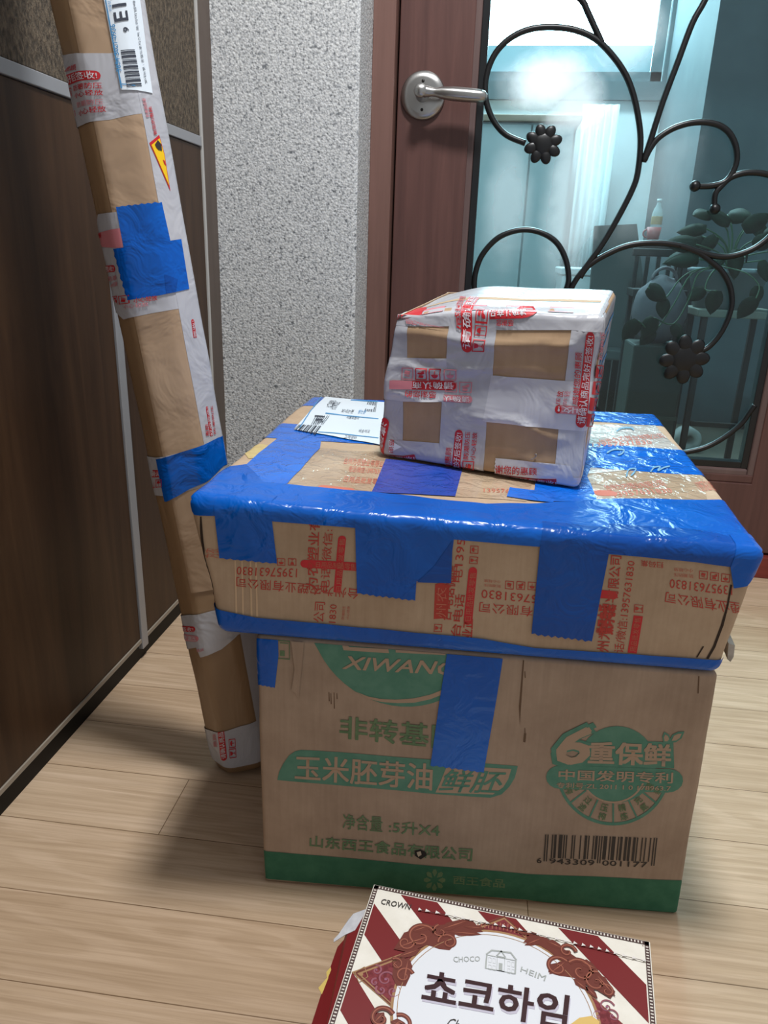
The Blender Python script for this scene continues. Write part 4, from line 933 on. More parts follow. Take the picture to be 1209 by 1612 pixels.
# blue and red print on the taped right side
rb, gu = sp.d[1], sp.d[2]
for k in range(9):
    y = 0.03 + 0.014 * k
    D.poly('right', [(0.03, y), (0.10 + 0.05 * (k % 3), y), (0.10 + 0.05 * (k % 3), y + 0.004), (0.03, y + 0.004)], M['label_blue'], 0.0014)
for k in range(4): D.poly('top', [(0.03 + 0.045 * k, 0.012), (0.055 + 0.045 * k, 0.012), (0.055 + 0.045 * k, 0.03), (0.03 + 0.045 * k, 0.03)], RP, 0.0016)
D.done('red_printing', small)
bm = add_tube(bmesh.new(), smooth_curve([sp.S(f_, *lt(x, y), 0.002) for x, y in ((775, 884), (790, 876), (800, 866), (798, 858), (792, 862))], 4), 0.0004, 6); obj('wire_end', bm, M['nickel'], small, True)

# ---- long square tube leaning on the panelled wall
class Tube(Surface):
    cell = 0.02
    def __init__(self, a0, a1, length):
        self.a0 = np.array(a0, float); self.ax = nrm(np.array(a1) - a0); self.L = length
        view = self.a0 + self.ax * 0.5 - CAM; self.Vv = nrm(-(view - self.ax * view.dot(self.ax))); self.U = np.cross(self.ax, self.Vv)
        if self.U[0] < 0: self.U = -self.U
        P = [np.array(p, float) for p in ((-0.0465, -0.006), (-0.028, 0.027), (0.017, 0.031), (0.0465, 0.008), (0.028, -0.027), (-0.017, -0.031))]
        for _ in range(3): P = [q for i in range(len(P)) for q in (P[i] * 0.86 + P[(i + 1) % len(P)] * 0.14, P[i] * 0.14 + P[(i + 1) % len(P)] * 0.86)]
        P = P[::-1] if sum(P[i][0] * P[(i + 1) % len(P)][1] - P[(i + 1) % len(P)][0] * P[i][1] for i in range(len(P))) > 0 else P   # clockwise: left to right across the front
        k = min(range(len(P)), key=lambda i: abs(P[i][0]) - 10 * (P[i][1] > 0)); P = P[k:] + P[:k]
        self.P = np.array(P + [P[0]]); self.cs = np.concatenate([[0], np.cumsum(np.linalg.norm(np.diff(self.P, axis=0), axis=1))]); self.per = self.cs[-1]
    def S(self, face, s, a, h):
        s_ = s % self.per; i = min(np.searchsorted(self.cs, s_, side='right') - 1, len(self.cs) - 2)
        t = (s_ - self.cs[i]) / (self.cs[i + 1] - self.cs[i]); p = self.P[i] * (1 - t) + self.P[i + 1] * t
        d = self.P[i + 1] - self.P[i]; n = nrm((-d[1], d[0]))
        if n.dot(p) < 0: n = -n
        w = Vector((p[0] * 22, p[1] * 22, a * 14)); h = h + 0.0013 * noise.noise(w) + (h > 0) * 0.0004
        k = 1 - 0.12 * max(0, 1 - a / 0.03) ** 2
        p = p * k + n * h
        return self.a0 + self.ax * a + self.U * p[0] + self.Vv * p[1]
    def guesses(self, face): return [(s, a) for a in (0.1, 0.4, 0.6, 0.75, 0.85, 0.92, 0.98) for s in (0.0, -0.03, 0.03)]
    def inv(self, face, x, y, guess=None):
        best = None
        for g in self.guesses(face):
            p = Surface.inv(self, face, x, y, g); p = np.array(((p[0] + self.per / 2) % self.per - self.per / 2, p[1]))
            er = np.abs(np.array([x, y]) - proj(self.S(face, p[0], p[1], 0))).max() + (100 if abs(p[0]) > 0.066 else 0)
            if best is None or er < best[0]: best = (er, p)
            if er < 0.1: break
        return best[1]
    def bends(self, face):
        n = [x for x in self.cs[:-1]]; return n + [x - self.per for x in n], []
    def body(self):
        bm = bmesh.new(); na = int(self.L / 0.02); rings = []
        for i in range(na + 1):
            a = max(0.0, self.L * i / na); rings.append([bm.verts.new(self.S('', s, a, 0)) for s in self.cs[:-1]])
        for r, q in zip(rings, rings[1:]):
            for k in range(len(r)): bm.faces.new((r[k], r[(k + 1) % len(r)], q[(k + 1) % len(r)], q[k]))
        bm.faces.new(rings[0]); bm.faces.new(rings[-1]); bmesh.ops.recalc_face_normals(bm, faces=bm.faces); return bm
tA = floor_at(388, 1203); tB = CAM + ray(153, 0) * (0.735 / F)
tA = tA + np.array([0, 0, 0.009])
tb = Tube(tA, tB, 1.62)
tube = empty('long_tube_parcel', tuple(tA))
tag(tube, 'long narrow cardboard tube parcel leaning upright against the brown wall panels', 'parcel')
obj('tube_body', tb.body(), M['tube_board'], tube, True)
A, B, Cz = Z(0, 0, 0.3309), Z(100, 450, 0.3309), Z(200, 850, 0.2482)
def tdeco(): return Deco(tb)
def tpoly(px, mat, h, name=TS):
    D = tdeco(); D.ppoly('', px, M[mat], h, 0.016); return D.done(name, tube)
def around(px_top, px_bot, mat, h, s0=-0.115, s1=0.105):
    """a band of tape wound round the tube; px listed left to right"""
    t, b = tb.uv('', px_top), tb.uv('', px_bot); D = tdeco()
    D.poly('', [(s0, b[0][1])] + [tuple(p) for p in b] + [(s1, b[-1][1]), (s1, t[-1][1])] + [tuple(p) for p in t[::-1]] + [(s0, t[0][1])], M[mat], h, 0.016); return D.done(TS, tube)
# front board painted paler than the left side to imitate light on it
M['tube_lit_front'] = film('wrapped_board_lit', srgb(162, 134, 106), 0.34, 0.7, 18, c2=srgb(182, 154, 126))
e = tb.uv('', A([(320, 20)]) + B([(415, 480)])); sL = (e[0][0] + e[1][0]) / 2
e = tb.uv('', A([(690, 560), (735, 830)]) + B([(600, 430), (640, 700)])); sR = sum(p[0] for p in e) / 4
D = tdeco(); D.poly('', [(sL, 0.26), (sR + 0.004, 0.26), (sR + 0.004, 1.6), (sL, 1.6)], M['tube_lit_front'], 0.0007, 0.016); D.done('front_light_tone', tube)
D = tdeco(); D.poly('', [(sR, 0.02), (sR + 0.06, 0.02), (sR + 0.06, 1.6), (sR, 1.6)], M['white_tape'], 0.0010, 0.016); D.done(TS, tube)
around(A([(275, 270), (400, 255), (525, 255), (700, 240)]), A([(335, 590), (372, 608), (520, 572), (690, 540)]), 'white_tape', 0.0008)
around(A([(445, 1065), (470, 1020), (548, 1010), (700, 990)]), B([(232, 130), (290, 160), (420, 130), (548, 108), (612, 160)]), 'white_tape', 0.0008)
around(B([(390, 818), (445, 816), (640, 770), (740, 690)]), B([(432, 995), (490, 1000), (640, 960), (760, 880)]), 'white_tape', 0.0008)
around(Cz([(340, 480), (400, 472), (545, 446)]), Cz([(385, 690), (440, 680), (560, 645), (700, 600)]), 'white_tape', 0.0008)
around(Cz([(494, 1190), (560, 1215), (720, 1178)]), Cz([(545, 1385), (580, 1410), (690, 1440)]), 'white_tape', 0.0009)
tpoly(Cz([(440, 670), (560, 640), (700, 600), (600, 690), (470, 742)]), 'white_tape', 0.0011)
# blue pieces
tpoly(A([(553, 985)] + jag((553, 985), (765, 962), 14, 4) + [(765, 962), (805, 1140), (812, 1180), (592, 1190)]), 'blue', 0.0013)
tpoly(A([(545, 1185), (700, 1165), (857, 1138), (895, 1375), (830, 1390), (760, 1405), (610, 1428)] + jag((610, 1428), (545, 1185), 14, 4)), 'blue', 0.0016)
tpoly(A([(780, 1305), (840, 1330), (832, 1390), (790, 1398)]), 'blue_dark', 0.0019)
around(B([(443, 825), (560, 790), (730, 722)]), B([(495, 1025), (600, 965), (680, 930), (758, 855)]), 'blue', 0.0014, s0=float(tb.uv('', B([(465, 925)]))[0][0]), s1=0.11)
# carrier label on the right edge of the front
D = tdeco(); lp = tb.uv('', A([(495, 0), (575, 430), (720, 445), (660, 0)]))
da = 0.06
D.poly('', [(lp[0][0], lp[0][1] + da), tuple(lp[0]), tuple(lp[1]), tuple(lp[2]), tuple(lp[3]), (lp[3][0], lp[3][1] + da)], M['label'], 0.0018, 0.012); tl = D.done('shipping_label', tube)
D = tdeco(); HT = 0.0022
D.text('', '3854-3021-0936', A([(556, 345), (524, 122), (546, 119), (578, 342)]), LB, HT, 0.01)
bars(D, '', A([(602, 418), (572, 243), (634, 238), (668, 412)]), '10110011101001101011001011100101101001110101101', LI, HT)
D.text('', 'E15', A([(546, 108), (520, -40), (582, -52), (604, 98)]), LI, HT, 0.02); D.text('', '9', A([(586, 156), (582, 134), (604, 132), (608, 154)]), LI, HT, 0.02)
D.text('', '보내는분 : 온월드로지스틱', A([(682, 402), (645, 160), (656, 158), (694, 398)]), LI, HT)
D.text('', '프리미엄배송', A([(642, 150), (620, -20), (632, -22), (654, 148)]), LI, HT)
D.ppoly('', A([(500, 0), (505, 0), (582, 422), (576, 424)]), LB, HT); D.ppoly('', A([(578, 400), (640, 408), (640, 412), (578, 405)]), LB, HT)
D.text('', '운송장번호', A([(574, 420), (566, 372), (576, 370), (584, 418)]), LB, HT); D.text('', '운송장', A([(522, 60), (512, 10), (524, 8), (532, 58)]), LB, HT)
D.done('label_print', tl)
# yellow warning sticker
wp = A([(706, 682), (752, 643), (778, 735), (806, 912)]); D = tdeco(); D.ppoly('', wp, R, 0.0014, 0.01); ws = D.done('warning_sticker', tube)
c0 = np.mean(np.array(wp), 0); D = tdeco(); D.ppoly('', [tuple(c0 + (np.array(p) - c0) * 0.84) for p in wp], M['yellow'], 0.0017, 0.01)
D.ppoly('', A([(730, 690), (744, 668), (762, 690), (764, 720), (748, 716), (738, 706)]), M['black_ink'], 0.0020); D.ppoly('', A([(768, 760), (778, 768), (784, 792), (774, 780)]), M['red'], 0.0020); D.done('sticker_print', ws)
# red print on the tape
D = tdeco(); HP, HT = 0.0012, 0.0016
D.icon; X = A
pill('好后签收!', [(296, 362), (478, 340), (482, 382), (296, 412)], (0, 1), '', X=A); txt('惠顾', [(300, 320), (368, 305), (370, 334), (300, 346)], X=A, face='')
txt('防潮防压', [(358, 408), (484, 396), (488, 424), (360, 436)], X=A, face=''); txt('小心轻放', [(362, 444), (490, 430), (493, 456), (366, 470)], X=A, face='')
txt('防潮防压', [(374, 488), (490, 474), (493, 500), (378, 514)], RP, X=A, face=''); txt('小心轻放', [(382, 526), (504, 505), (507, 534), (386, 555)], X=A, face='')
D.icon('', A([(300, 425), (348, 418), (352, 470), (302, 478)]), 'box', R, HT); D.icon('', A([(320, 536), (366, 526), (370, 565), (324, 575)]), 'box', R, HT)
pill('签收!', [(494, 1266), (552, 1260), (556, 1292), (498, 1298)], (0, 1), '', X=A); txt('防潮', [(512, 1316), (560, 1308), (562, 1332), (514, 1340)], RP, X=A, face=''); txt('轻放', [(514, 1346), (566, 1338), (568, 1360), (516, 1366)], RP, X=A, face='')
D.ppoly('', A([(466, 1110), (575, 1086), (588, 1180), (468, 1178)]), RP, 0.0011); txt('惠顾', [(460, 1112), (488, 1106), (490, 1130), (462, 1136)], X=A, face='')
D.icon('', A([(532, 1412), (564, 1406), (568, 1446), (536, 1452)]), 'hands', R, HT); D.icon('', A([(570, 1408), (618, 1402), (622, 1442), (574, 1448)]), 'box', R, HT)
txt('小心轻放', [(638, 1418), (748, 1405), (750, 1428), (640, 1442)], X=A, face=''); txt('小心轻放', [(596, 1450), (706, 1436), (708, 1456), (598, 1470)], RP, X=A, face='')
txt('惠顾', [(672, 716), (668, 660), (684, 657), (690, 712)], X=B, face=''); pill('好后签收!', [(694, 716), (672, 575), (682, 572), (706, 712)], (0, 1), '', X=B); txt('防潮防压', [(710, 706), (694, 572), (704, 570), (720, 702)], X=B, face='')
pill('签收!', [(614, 248), (602, 160), (616, 158), (630, 246)], (0, 1), '', X=B)
pill('确认', [(402, 880), (462, 876), (464, 908), (406, 912)], (0, 0), '', X=B); D.icon('', B([(410, 924), (438, 921), (440, 958), (412, 962)]), 'glass', R, HT); D.icon('', B([(444, 921), (472, 918), (474, 955), (446, 958)]), 'umbrella', R, HT)
pill('签收!', [(352, 542), (436, 544), (438, 580), (358, 578)], (0, 1), '', X=Cz); pill('防潮压', [(366, 590), (456, 602), (460, 640), (376, 636)], (0, 1), '', m=RP, X=Cz); txt('轻放', [(446, 688), (490, 680), (492, 698), (450, 706)], RP, X=Cz, face='')
pill('请确认商品', [(604, 1398), (578, 1216), (616, 1208), (640, 1390)], (1, 0), '', X=Cz); txt('惠顾', [(558, 1312), (550, 1228), (570, 1224), (580, 1308)], X=Cz, face='', m=RP)
D.icon('', Cz([(652, 1380), (646, 1322), (690, 1316), (694, 1374)]), 'glass', R, HT); D.icon('', Cz([(648, 1316), (644, 1260), (686, 1254), (688, 1310)]), 'umbrella', R, HT)
txt('的惠顾感谢', [(500 + 190, 560), (480 + 190, 470), (496 + 190, 468), (516 + 190, 556)], X=A, face='', m=RP)
txt('谢您的惠顾', [(728, 650), (700, 512), (716, 508), (742, 640)], X=A, face='')
D.done('red_printing', tube)

# ---- biscuit box lying in front of the carton
ZC = 0.045
cTL, cTR = floor_at(588.5, 1391.5, ZC), floor_at(1023.5, 1482, ZC)
cBLd, cBRd = floor_at(516, 1612, ZC) - cTL, floor_at(1034, 1612, ZC) - cTR
LB_ = 0.185; cBL, cBR = cTL + cBLd / np.linalg.norm(cBLd) * LB_, cTR + cBRd / np.linalg.norm(cBRd) * LB_
dz = np.array([0, 0, ZC - 0.0005])
cb_ = Carton(cn(_000=cBL - dz, _100=cBR - dz, _010=cTL - dz, _110=cTR - dz, _001=cBL, _101=cBR, _011=cTL, _111=cTR), 0.0012, None, 0.05)
cream = noisy('cream_card', srgb(234, 228, 214), srgb(246, 241, 229), nscale=50, rough=0.45)
maroon = plain('maroon_card', srgb(122, 32, 34), 0.42)
choc = empty('biscuit_box', tuple((cBL + cTR) / 2 - dz)); tag(choc, 'red and cream striped biscuit box lying opened on the floor before the brown carton', 'box')
obj('box_body', cb_.body(), cream, choc)
A = Z(480, 1370, 0.4798); T = 'top'; a_, b_, c_ = cb_.d
uvA = lambda pts: [tuple(p) for p in cb_.uv(T, A(pts))]
# diagonal stripes clipped to the printed panel
e = 0.0065
def clipband(s0, s1):
    """region of the panel with s0 < u+v*k < s1, as a polygon"""
    poly = [(e, e), (a_ - e, e), (a_ - e, b_ - e), (e, b_ - e)]
    for sgn, lim in ((1, s0), (-1, -s1)):
        out = []
        for i in range(len(poly)):
            p, q = poly[i], poly[(i + 1) % len(poly)]; fp_, fq = sgn * (p[0] + p[1]) - lim, sgn * (q[0] + q[1]) - lim
            if fp_ >= 0: out.append(p)
            if (fp_ >= 0) != (fq >= 0): t = fp_ / (fp_ - fq); out.append((p[0] + t * (q[0] - p[0]), p[1] + t * (q[1] - p[1])))
        poly = out
        if not poly: return None
    return poly
D = Deco(cb_)
k0, k1 = (sum(p) for p in uvA([(318, 85), (432, 103)])); k2, k3 = (sum(p) for p in uvA([(828, 186), (950, 212)]))
per = (k2 - k0) / 2; wd_ = k1 - k0
for n in range(-5, 6):
    pl = clipband(k0 + n * per, k0 + n * per + wd_)
    if pl and len(pl) > 2: D.poly(T, pl, maroon, 0.0003, 0.5)
D.done('striped_print', choc)
D = Deco(cb_); edge = plain('border_ink', srgb(74, 50, 46), 0.5); pale = plain('border_cream', srgb(226, 218, 206), 0.5)
g = 0.0012; bw = 0.0042
def rect(u0, v0, u1, v1, m, h): D.poly(T, [(u0, v0), (u1, v0), (u1, v1), (u0, v1)], m, h, 0.5)
for (u0, v0, u1, v1) in ((g, b_ - g - bw, a_ - g, b_ - g), (g, g, a_ - g, g + bw), (g, g, g + bw, b_ - g), (a_ - g - bw, g, a_ - g, b_ - g)): rect(u0, v0, u1, v1, edge, 0.0003)
st = 0.0031
for i in range(int((a_ - 2 * g - 2 * bw) / st)):
    u = g + bw + i * st + 0.0008
    for v0 in (b_ - g - bw + 0.0009, g + 0.0009): rect(u, v0, u + 0.0013, v0 + bw - 0.0018, pale, 0.0005)
for i in range(int((b_ - 2 * g - 2 * bw) / st)):
    v = g + bw + i * st + 0.0008
    for u0 in (g + 0.0009, a_ - g - bw + 0.0009): rect(u0, v, u0 + bw - 0.0018, v + 0.0013, pale, 0.0005)
D.done('border_print', choc)
# diamond, oval and ornaments
D = Deco(cb_); gold = plain('gold_ink', srgb(172, 132, 92), 0.4); dmar = noisy('deep_maroon_ornament', srgb(108, 34, 40), srgb(134, 52, 58), nscale=260, rough=0.45, lo_=0.42, hi_=0.56)
rust = plain('rust_ornament', srgb(112, 50, 38), 0.45); rust_l = plain('light_rust_line', srgb(164, 96, 74), 0.45)
oc = np.array(uvA([(632, 460)])[0]); dv = [np.array(p) for p in uvA([(655, 143), (148, 334)])]
dia = [tuple(dv[0]), tuple(dv[1]), tuple(2 * oc - dv[0] * 1.0 + (0.006, 0)), tuple(2 * oc - dv[1] + (0.004, 0.0))]
cen = np.mean(np.array(dia), 0)
cl = lambda p: (min(max(p[0], e * 0.9), a_ - e * 0.9), min(max(p[1], e * 0.9), b_ - e * 0.9))
for sc_, m, h in ((1.0, gold, 0.0005), (0.975, rust, 0.0006), (0.95, gold, 0.0007), (0.93, dmar, 0.0008)):
    D.poly(T, [cl(cen + (np.array(p) - cen) * sc_) for p in dia], m, h, 0.5)
for i, sg in ((0, -1), (1, -1), (1, 1), (3, 1)):
    pass
oval = uvA([(632, 208), (966, 430), (298, 400)])
ou = oval[1][0] - oval[2][0]; rx = ou / 2; ry = oval[0][1] - oc[1] + 0.006
oo = np.array([(oval[1][0] + oval[2][0]) / 2, oval[0][1] - ry])
el = lambda k: [(oo[0] + rx * k * math.cos(2 * math.pi * i / 64), max(e, oo[1] + ry * k * math.sin(2 * math.pi * i / 64))) for i in range(64)]
white = plain('white_oval', srgb(234, 236, 240), 0.4)
D.poly(T, el(1.03), gold, 0.0010, 0.5); D.poly(T, el(1.0), white, 0.0012, 0.5)
r0_, r1_ = el(0.965), el(0.958); D.lay(r0_ + r1_, [(i, (i + 1) % 64, 64 + (i + 1) % 64, 64 + i) for i in range(64)], T, 0.0014, gold, 0.5)
# fan of ribs above the oval
for i in range(26):
    a = math.radians(62 + 56 * i / 25); p0 = oo + np.array([rx * 1.05 * math.cos(a), ry * 1.05 * math.sin(a)]); p1 = oo + np.array([rx * 1.05 * math.cos(a), ry * 1.05 * math.sin(a) + 0.009 * (1 - abs(i - 12.5) / 16)])
    w = 0.0005; D.poly(T, [(p0[0] - w, p0[1]), (p0[0] + w, p0[1]), (p1[0] + w, p1[1]), (p1[0] - w, p1[1])], rust_l, 0.0011, 0.5)
D.done('oval_print', choc)
D = Deco(cb_)
def ribbon(pts, w0, w1, m, h):
    c = smooth_curve(pts, 5); n = len(c); L, R_ = [], []
    for i, p in enumerate(c):
        t = c[min(i + 1, n - 1)] - c[max(i - 1, 0)]; t = t / (np.linalg.norm(t) + 1e-9); w = (w0 + (w1 - w0) * i / (n - 1)) / 2
        L.append(tuple(p + np.array([-t[1], t[0]]) * w)); R_.append(tuple(p - np.array([-t[1], t[0]]) * w))
    D.lay(L + R_, [(i, i + 1, n + i + 1, n + i) for i in range(n - 1)], T, h, m, 0.5)
def curl(c, r, a0, turns, w, h=0.0016):
    c = np.array(c); pts = [c + r * (1 - 0.86 * k / 14) * np.array([math.cos(a0 + turns * 2 * math.pi * k / 14), math.sin(a0 + turns * 2 * math.pi * k / 14)]) for k in range(15)]
    ribbon(pts, w, w * 0.55, rust, h); ribbon(pts, w * 0.3, w * 0.15, rust_l, h + 0.0002)
    D.poly(T, [tuple(c + r * 0.16 * np.array([math.cos(k * 0.7854), math.sin(k * 0.7854)])) for k in range(8)], rust, h, 0.5)
def leaf(p0, p1, w, h=0.0015):
    p0, p1 = np.array(p0), np.array(p1); d = p1 - p0; n = np.array([-d[1], d[0]]) / np.linalg.norm(d) * w
    D.poly(T, [tuple(p0), tuple(p0 + d * 0.3 + n), tuple(p0 + d * 0.7 + n * 0.7), tuple(p1), tuple(p0 + d * 0.7 - n * 0.5), tuple(p0 + d * 0.3 - n * 0.8)], rust, h, 0.5)
    D.poly(T, [tuple(p0 + d * 0.1), tuple(p0 + d * 0.5 + n * 0.12), tuple(p1 - d * 0.1), tuple(p0 + d * 0.5 - n * 0.12)], rust_l, h + 0.0002, 0.5)
U1 = lambda x, y: uvA([(x, y)])[0]
for x, y, r, a0, tn, w in ((380, 222, 46, 0.6, 1.2, 16), (470, 240, 30, 3.4, -1.2, 13), (330, 240, 26, 0.4, -1.1, 12), (445, 205, 24, 2.0, 1.0, 12), (325, 350, 26, 0.5, 1.2, 12), (300, 312, 20, 2.4, -1.1, 10), (830, 322, 36, 0.8, 1.2, 14), (905, 335, 40, 2.6, -1.2, 15), (860, 270, 26, 0.2, 1.1, 12), (955, 370, 34, 1.4, 1.1, 13), (990, 400, 22, 2.6, -1.1, 10), (250, 490, 34, 0.6, 1.1, 14), (315, 512, 30, 2.2, -1.2, 12)):
    curl(U1(x, y), r * 0.00032, a0, tn, w * 0.00032)
for p, q, w in (((420, 215), (290, 262), 18), ((440, 200), (545, 165), 16), ((470, 205), (582, 215), 14), ((410, 185), (350, 205), 12), ((380, 262), (300, 290), 14), ((340, 290), (322, 380), 16), ((312, 330), (285, 300), 10), ((780, 225), (720, 250), 14), ((790, 235), (850, 262), 14), ((860, 300), (800, 345), 14), ((900, 300), (960, 330), 15), ((950, 340), (1018, 418), 16), ((880, 360), (930, 400), 14), ((920, 385), (960, 425), 12), ((260, 470), (226, 505), 14), ((280, 500), (340, 520), 14), ((690, 205), (770, 215), 10), ((590, 195), (520, 188), 10)):
    leaf(U1(*p), U1(*q), w * 0.00032)
# lilac scrollwork in the left corner of the diamond
lil = plain('lilac_scroll', srgb(158, 98, 124), 0.45); D.ppoly(T, A([(372, 134), (374, 134), (375, 136), (372, 136)]), rust, 0.0012, 0.5)
for blob in ([(292, 262), (325, 208), (390, 188), (470, 180), (545, 163), (584, 206), (540, 210), (490, 208), (496, 245), (474, 266), (440, 262), (400, 248), (340, 272)], [(716, 240), (740, 212), (790, 224), (850, 262), (900, 296), (960, 332), (1018, 402), (1002, 424), (960, 398), (925, 380), (880, 356), (835, 350), (798, 338), (800, 312), (845, 304), (800, 268), (770, 250)], [(292, 302), (322, 290), (348, 300), (346, 350), (330, 384), (300, 382), (286, 350)]):
    D.ppoly(T, A(blob), rust, 0.00135, 0.5)
rust_b, rust = rust, lil
for x, y, r, a0, tn in ((265, 360, 26, 0.3, 1.2), (235, 330, 16, 2.0, -1.1), (290, 400, 20, 1.0, -1.2), (250, 395, 16, 2.6, 1.1), (230, 370, 12, 1.5, 1.0), (990, 450, 22, 0.4, 1.2), (1010, 480, 18, 2.2, -1.1), (960, 480, 14, 1.1, 1.0)): curl(U1(x, y), r * 0.00032, a0, tn, 5 * 0.00032, 0.0011)
rust = rust_b
fr = uvA([(163, 337), (196, 318), (208, 352), (176, 372)]); D.frame(T, None, gold, 0.0011, 0.06, uvq=fr); D.pill(T, None, gold, 0.0011, uvq=[bil(fr, *q) for q in ((0.35, 0.65), (0.65, 0.65), (0.65, 0.35), (0.35, 0.35))])
D.done('scroll_ornament', choc)
D = Deco(cb_); brown = plain('dark_brown_lettering', srgb(58, 26, 30), 0.4); shade = plain('pale_lettering_edge', srgb(204, 198, 212), 0.4); grey = plain('grey_line', srgb(176, 180, 176), 0.5)
D.text(T, 'CROWN', A([(252, 95), (350, 114), (346, 132), (249, 112)]), M['black_ink'], 0.0008, 0.006, 0.15)
D.text(T, 'CHOCO', A([(486, 288), (574, 286), (574, 303), (488, 306)]), grey, 0.0016, 0.006); D.text(T, 'HEIM', A([(710, 320), (792, 350), (786, 368), (706, 336)]), grey, 0.0016, 0.006)
D.text(T, '쵸코하임', A([(399, 338), (868, 427), (857, 533), (386, 445)]), shade, 0.0015, 0.03)
D.text(T, '쵸코하임', A([(396, 330), (866, 418), (854, 526), (382, 438)]), brown, 0.0018, 0.022)
for ch_, q in (('Choco', [(470, 488), (566, 506), (560, 540), (464, 524)]),): D.text(T, ch_, A(q), M['black_ink'], 0.0016, 0.0, 0.4)
# little engraved house
def house(pts): D.frame(T, A(pts), grey, 0.0016, 0.05)
house([(594, 280), (694, 300), (692, 345), (590, 326)]); D.ppoly(T, A([(592, 279), (612, 264), (676, 272), (696, 298), (690, 298), (674, 277), (614, 269), (598, 280)]), grey, 0.0016)
house([(630, 284), (656, 289), (654, 338), (628, 333)]); D.ppoly(T, A([(626, 284), (644, 266), (660, 290), (655, 289), (644, 272), (632, 284)]), grey, 0.0016)
for x in (602, 616, 664, 678):
    dy = (x - 594) * 0.2
    house([(x, 288 + dy), (x + 9, 290 + dy), (x + 9, 306 + dy), (x, 304 + dy)]); house([(x, 312 + dy), (x + 9, 314 + dy), (x + 9, 330 + dy), (x, 328 + dy)])
D.ppoly(T, A([(636, 308), (648, 310), (647, 336), (635, 334)]), grey, 0.0016)
D.ppoly(T, A([(870, 510), (900, 488), (940, 482), (966, 500), (960, 540), (880, 540)]), plain('wafer_print', srgb(226, 190, 110), 0.45), 0.0016)
D.done('lettering', choc)
# perforated tear line, lifted card edges and the torn side
D = Deco(cb_); tear = plain('torn_card_edge', srgb(232, 226, 220), 0.8); tsh = plain('tear_shadow', srgb(60, 36, 34), 0.8)  # the dark colour paints a shadow along the torn edge
line = [np.array(p) for p in ((372, 134), (460, 150), (540, 168), (620, 183), (700, 200), (790, 222), (880, 244), (960, 262), (1040, 284), (1132, 306))]
cv = smooth_curve(line, 3)
for i in range(0, len(cv) - 1):
    p, q = cv[i], cv[i + 1]
    D.ppoly(T, A([tuple(p), tuple(q), tuple(q + (0, 2)), tuple(p + (0, 2))]), tsh, 0.0021)
    D.ppoly(T, A([tuple(p + (2, -6)), tuple((p + q) / 2 + (0, 0)), tuple(p + (-1, 3))]), tear, 0.0023)
D.done('tear_line', choc)
LE = lambda t, out, z: np.append((cTL * (1 - t) + cBL * t)[:2] + out * nrm((cBL - cTL)[[1, 0]] * (1, -1)) * (1 if True else 0), z)
def flap(name, pts, mat, th=0.0006):
    bm = bmesh.new(); a = [bm.verts.new(p) for p in pts]; b = [bm.verts.new(np.array(p) + (0, 0, -th)) for p in pts]
    bm.faces.new(a); bm.faces.new(b[::-1]); n = len(a)
    for i in range(n): bm.faces.new((a[i], b[i], b[(i + 1) % n], a[(i + 1) % n]))
    bmesh.ops.recalc_face_normals(bm, faces=bm.faces); return obj(name, bm, mat, choc)
nl = nrm((cBL - cTL)[:2]); ou_ = np.array([-abs(nl[1]), nl[0] * np.sign(nl[1]) * 1.0]); ou_ = ou_ / np.linalg.norm(ou_)
if ou_[0] > 0: ou_ = -ou_
def ep(t, out, z): return np.append((cTL * (1 - t) + cBL * t)[:2] + ou_ * out, z)
flap('torn_side_flap', [ep(0.17, -0.001, ZC - 0.002), ep(0.23, 0.012, ZC - 0.006), ep(0.34, 0.013, ZC - 0.010), ep(0.38, 0.017, ZC - 0.012), ep(0.6, 0.017, ZC - 0.012), ep(0.9, 0.015, ZC - 0.01), ep(0.95, -0.001, ZC - 0.002)], maroon)
flap('torn_paper', [ep(0.16, -0.002, ZC - 0.001), ep(0.20, 0.011, ZC - 0.004), ep(0.245, 0.014, ZC - 0.004), ep(0.33, 0.019, ZC - 0.007), ep(0.36, 0.022, ZC - 0.008), ep(0.375, 0.021, ZC - 0.008), ep(0.33, 0.012, ZC - 0.005), ep(0.30, 0.004, ZC - 0.003)], noisy('grey_torn_liner', srgb(186, 186, 190), srgb(214, 214, 216), nscale=80, rough=0.9))
flap('yellow_side_print', [ep(0.50, 0.0165, ZC - 0.0112), ep(0.53, 0.019, ZC - 0.0117), ep(0.56, 0.0165, ZC - 0.0112), ep(0.62, 0.021, ZC - 0.0117), ep(0.66, 0.014, ZC - 0.0112), ep(0.58, 0.010, ZC - 0.0106)], plain('yellow_print', srgb(212, 184, 96), 0.5))

# things seen dimly through the glass
def thing(name, label, cat, loc, group=None): return tag(empty(name, tuple(loc)), label, cat, group)
lb = bpy.data.lights.new('far_room_fill', 'AREA'); lb.shape = 'RECTANGLE'; lb.size = 1.2; lb.size_y = 0.5; lb.energy = 85; lb.color = (0.92, 0.98, 1.0)  # unseen fill light added to brighten the far wall
lbo = bpy.data.objects.new('far_room_fill', lb); COL.objects.link(lbo); lbo.location = (0.5, 3.5, 2.45); lbo.rotation_euler = (math.radians(-22), 0, 0)
px0 = float(atY(1093, 264, 3.3)[0])
o = box_obj('wall_partition', (px0, 3.3, 0.0), (3.4, YW, 2.5), M['far_grey']); tag(o, 'darker grey wall section at the right behind the glass', 'wall', kind='structure')
dkw = plain('dark_furniture', srgb(34, 33, 32), 0.6); dkg = plain('grey_upholstery', srgb(84, 86, 85), 0.85); wht = plain('white_plastic', srgb(214, 218, 220), 0.45)
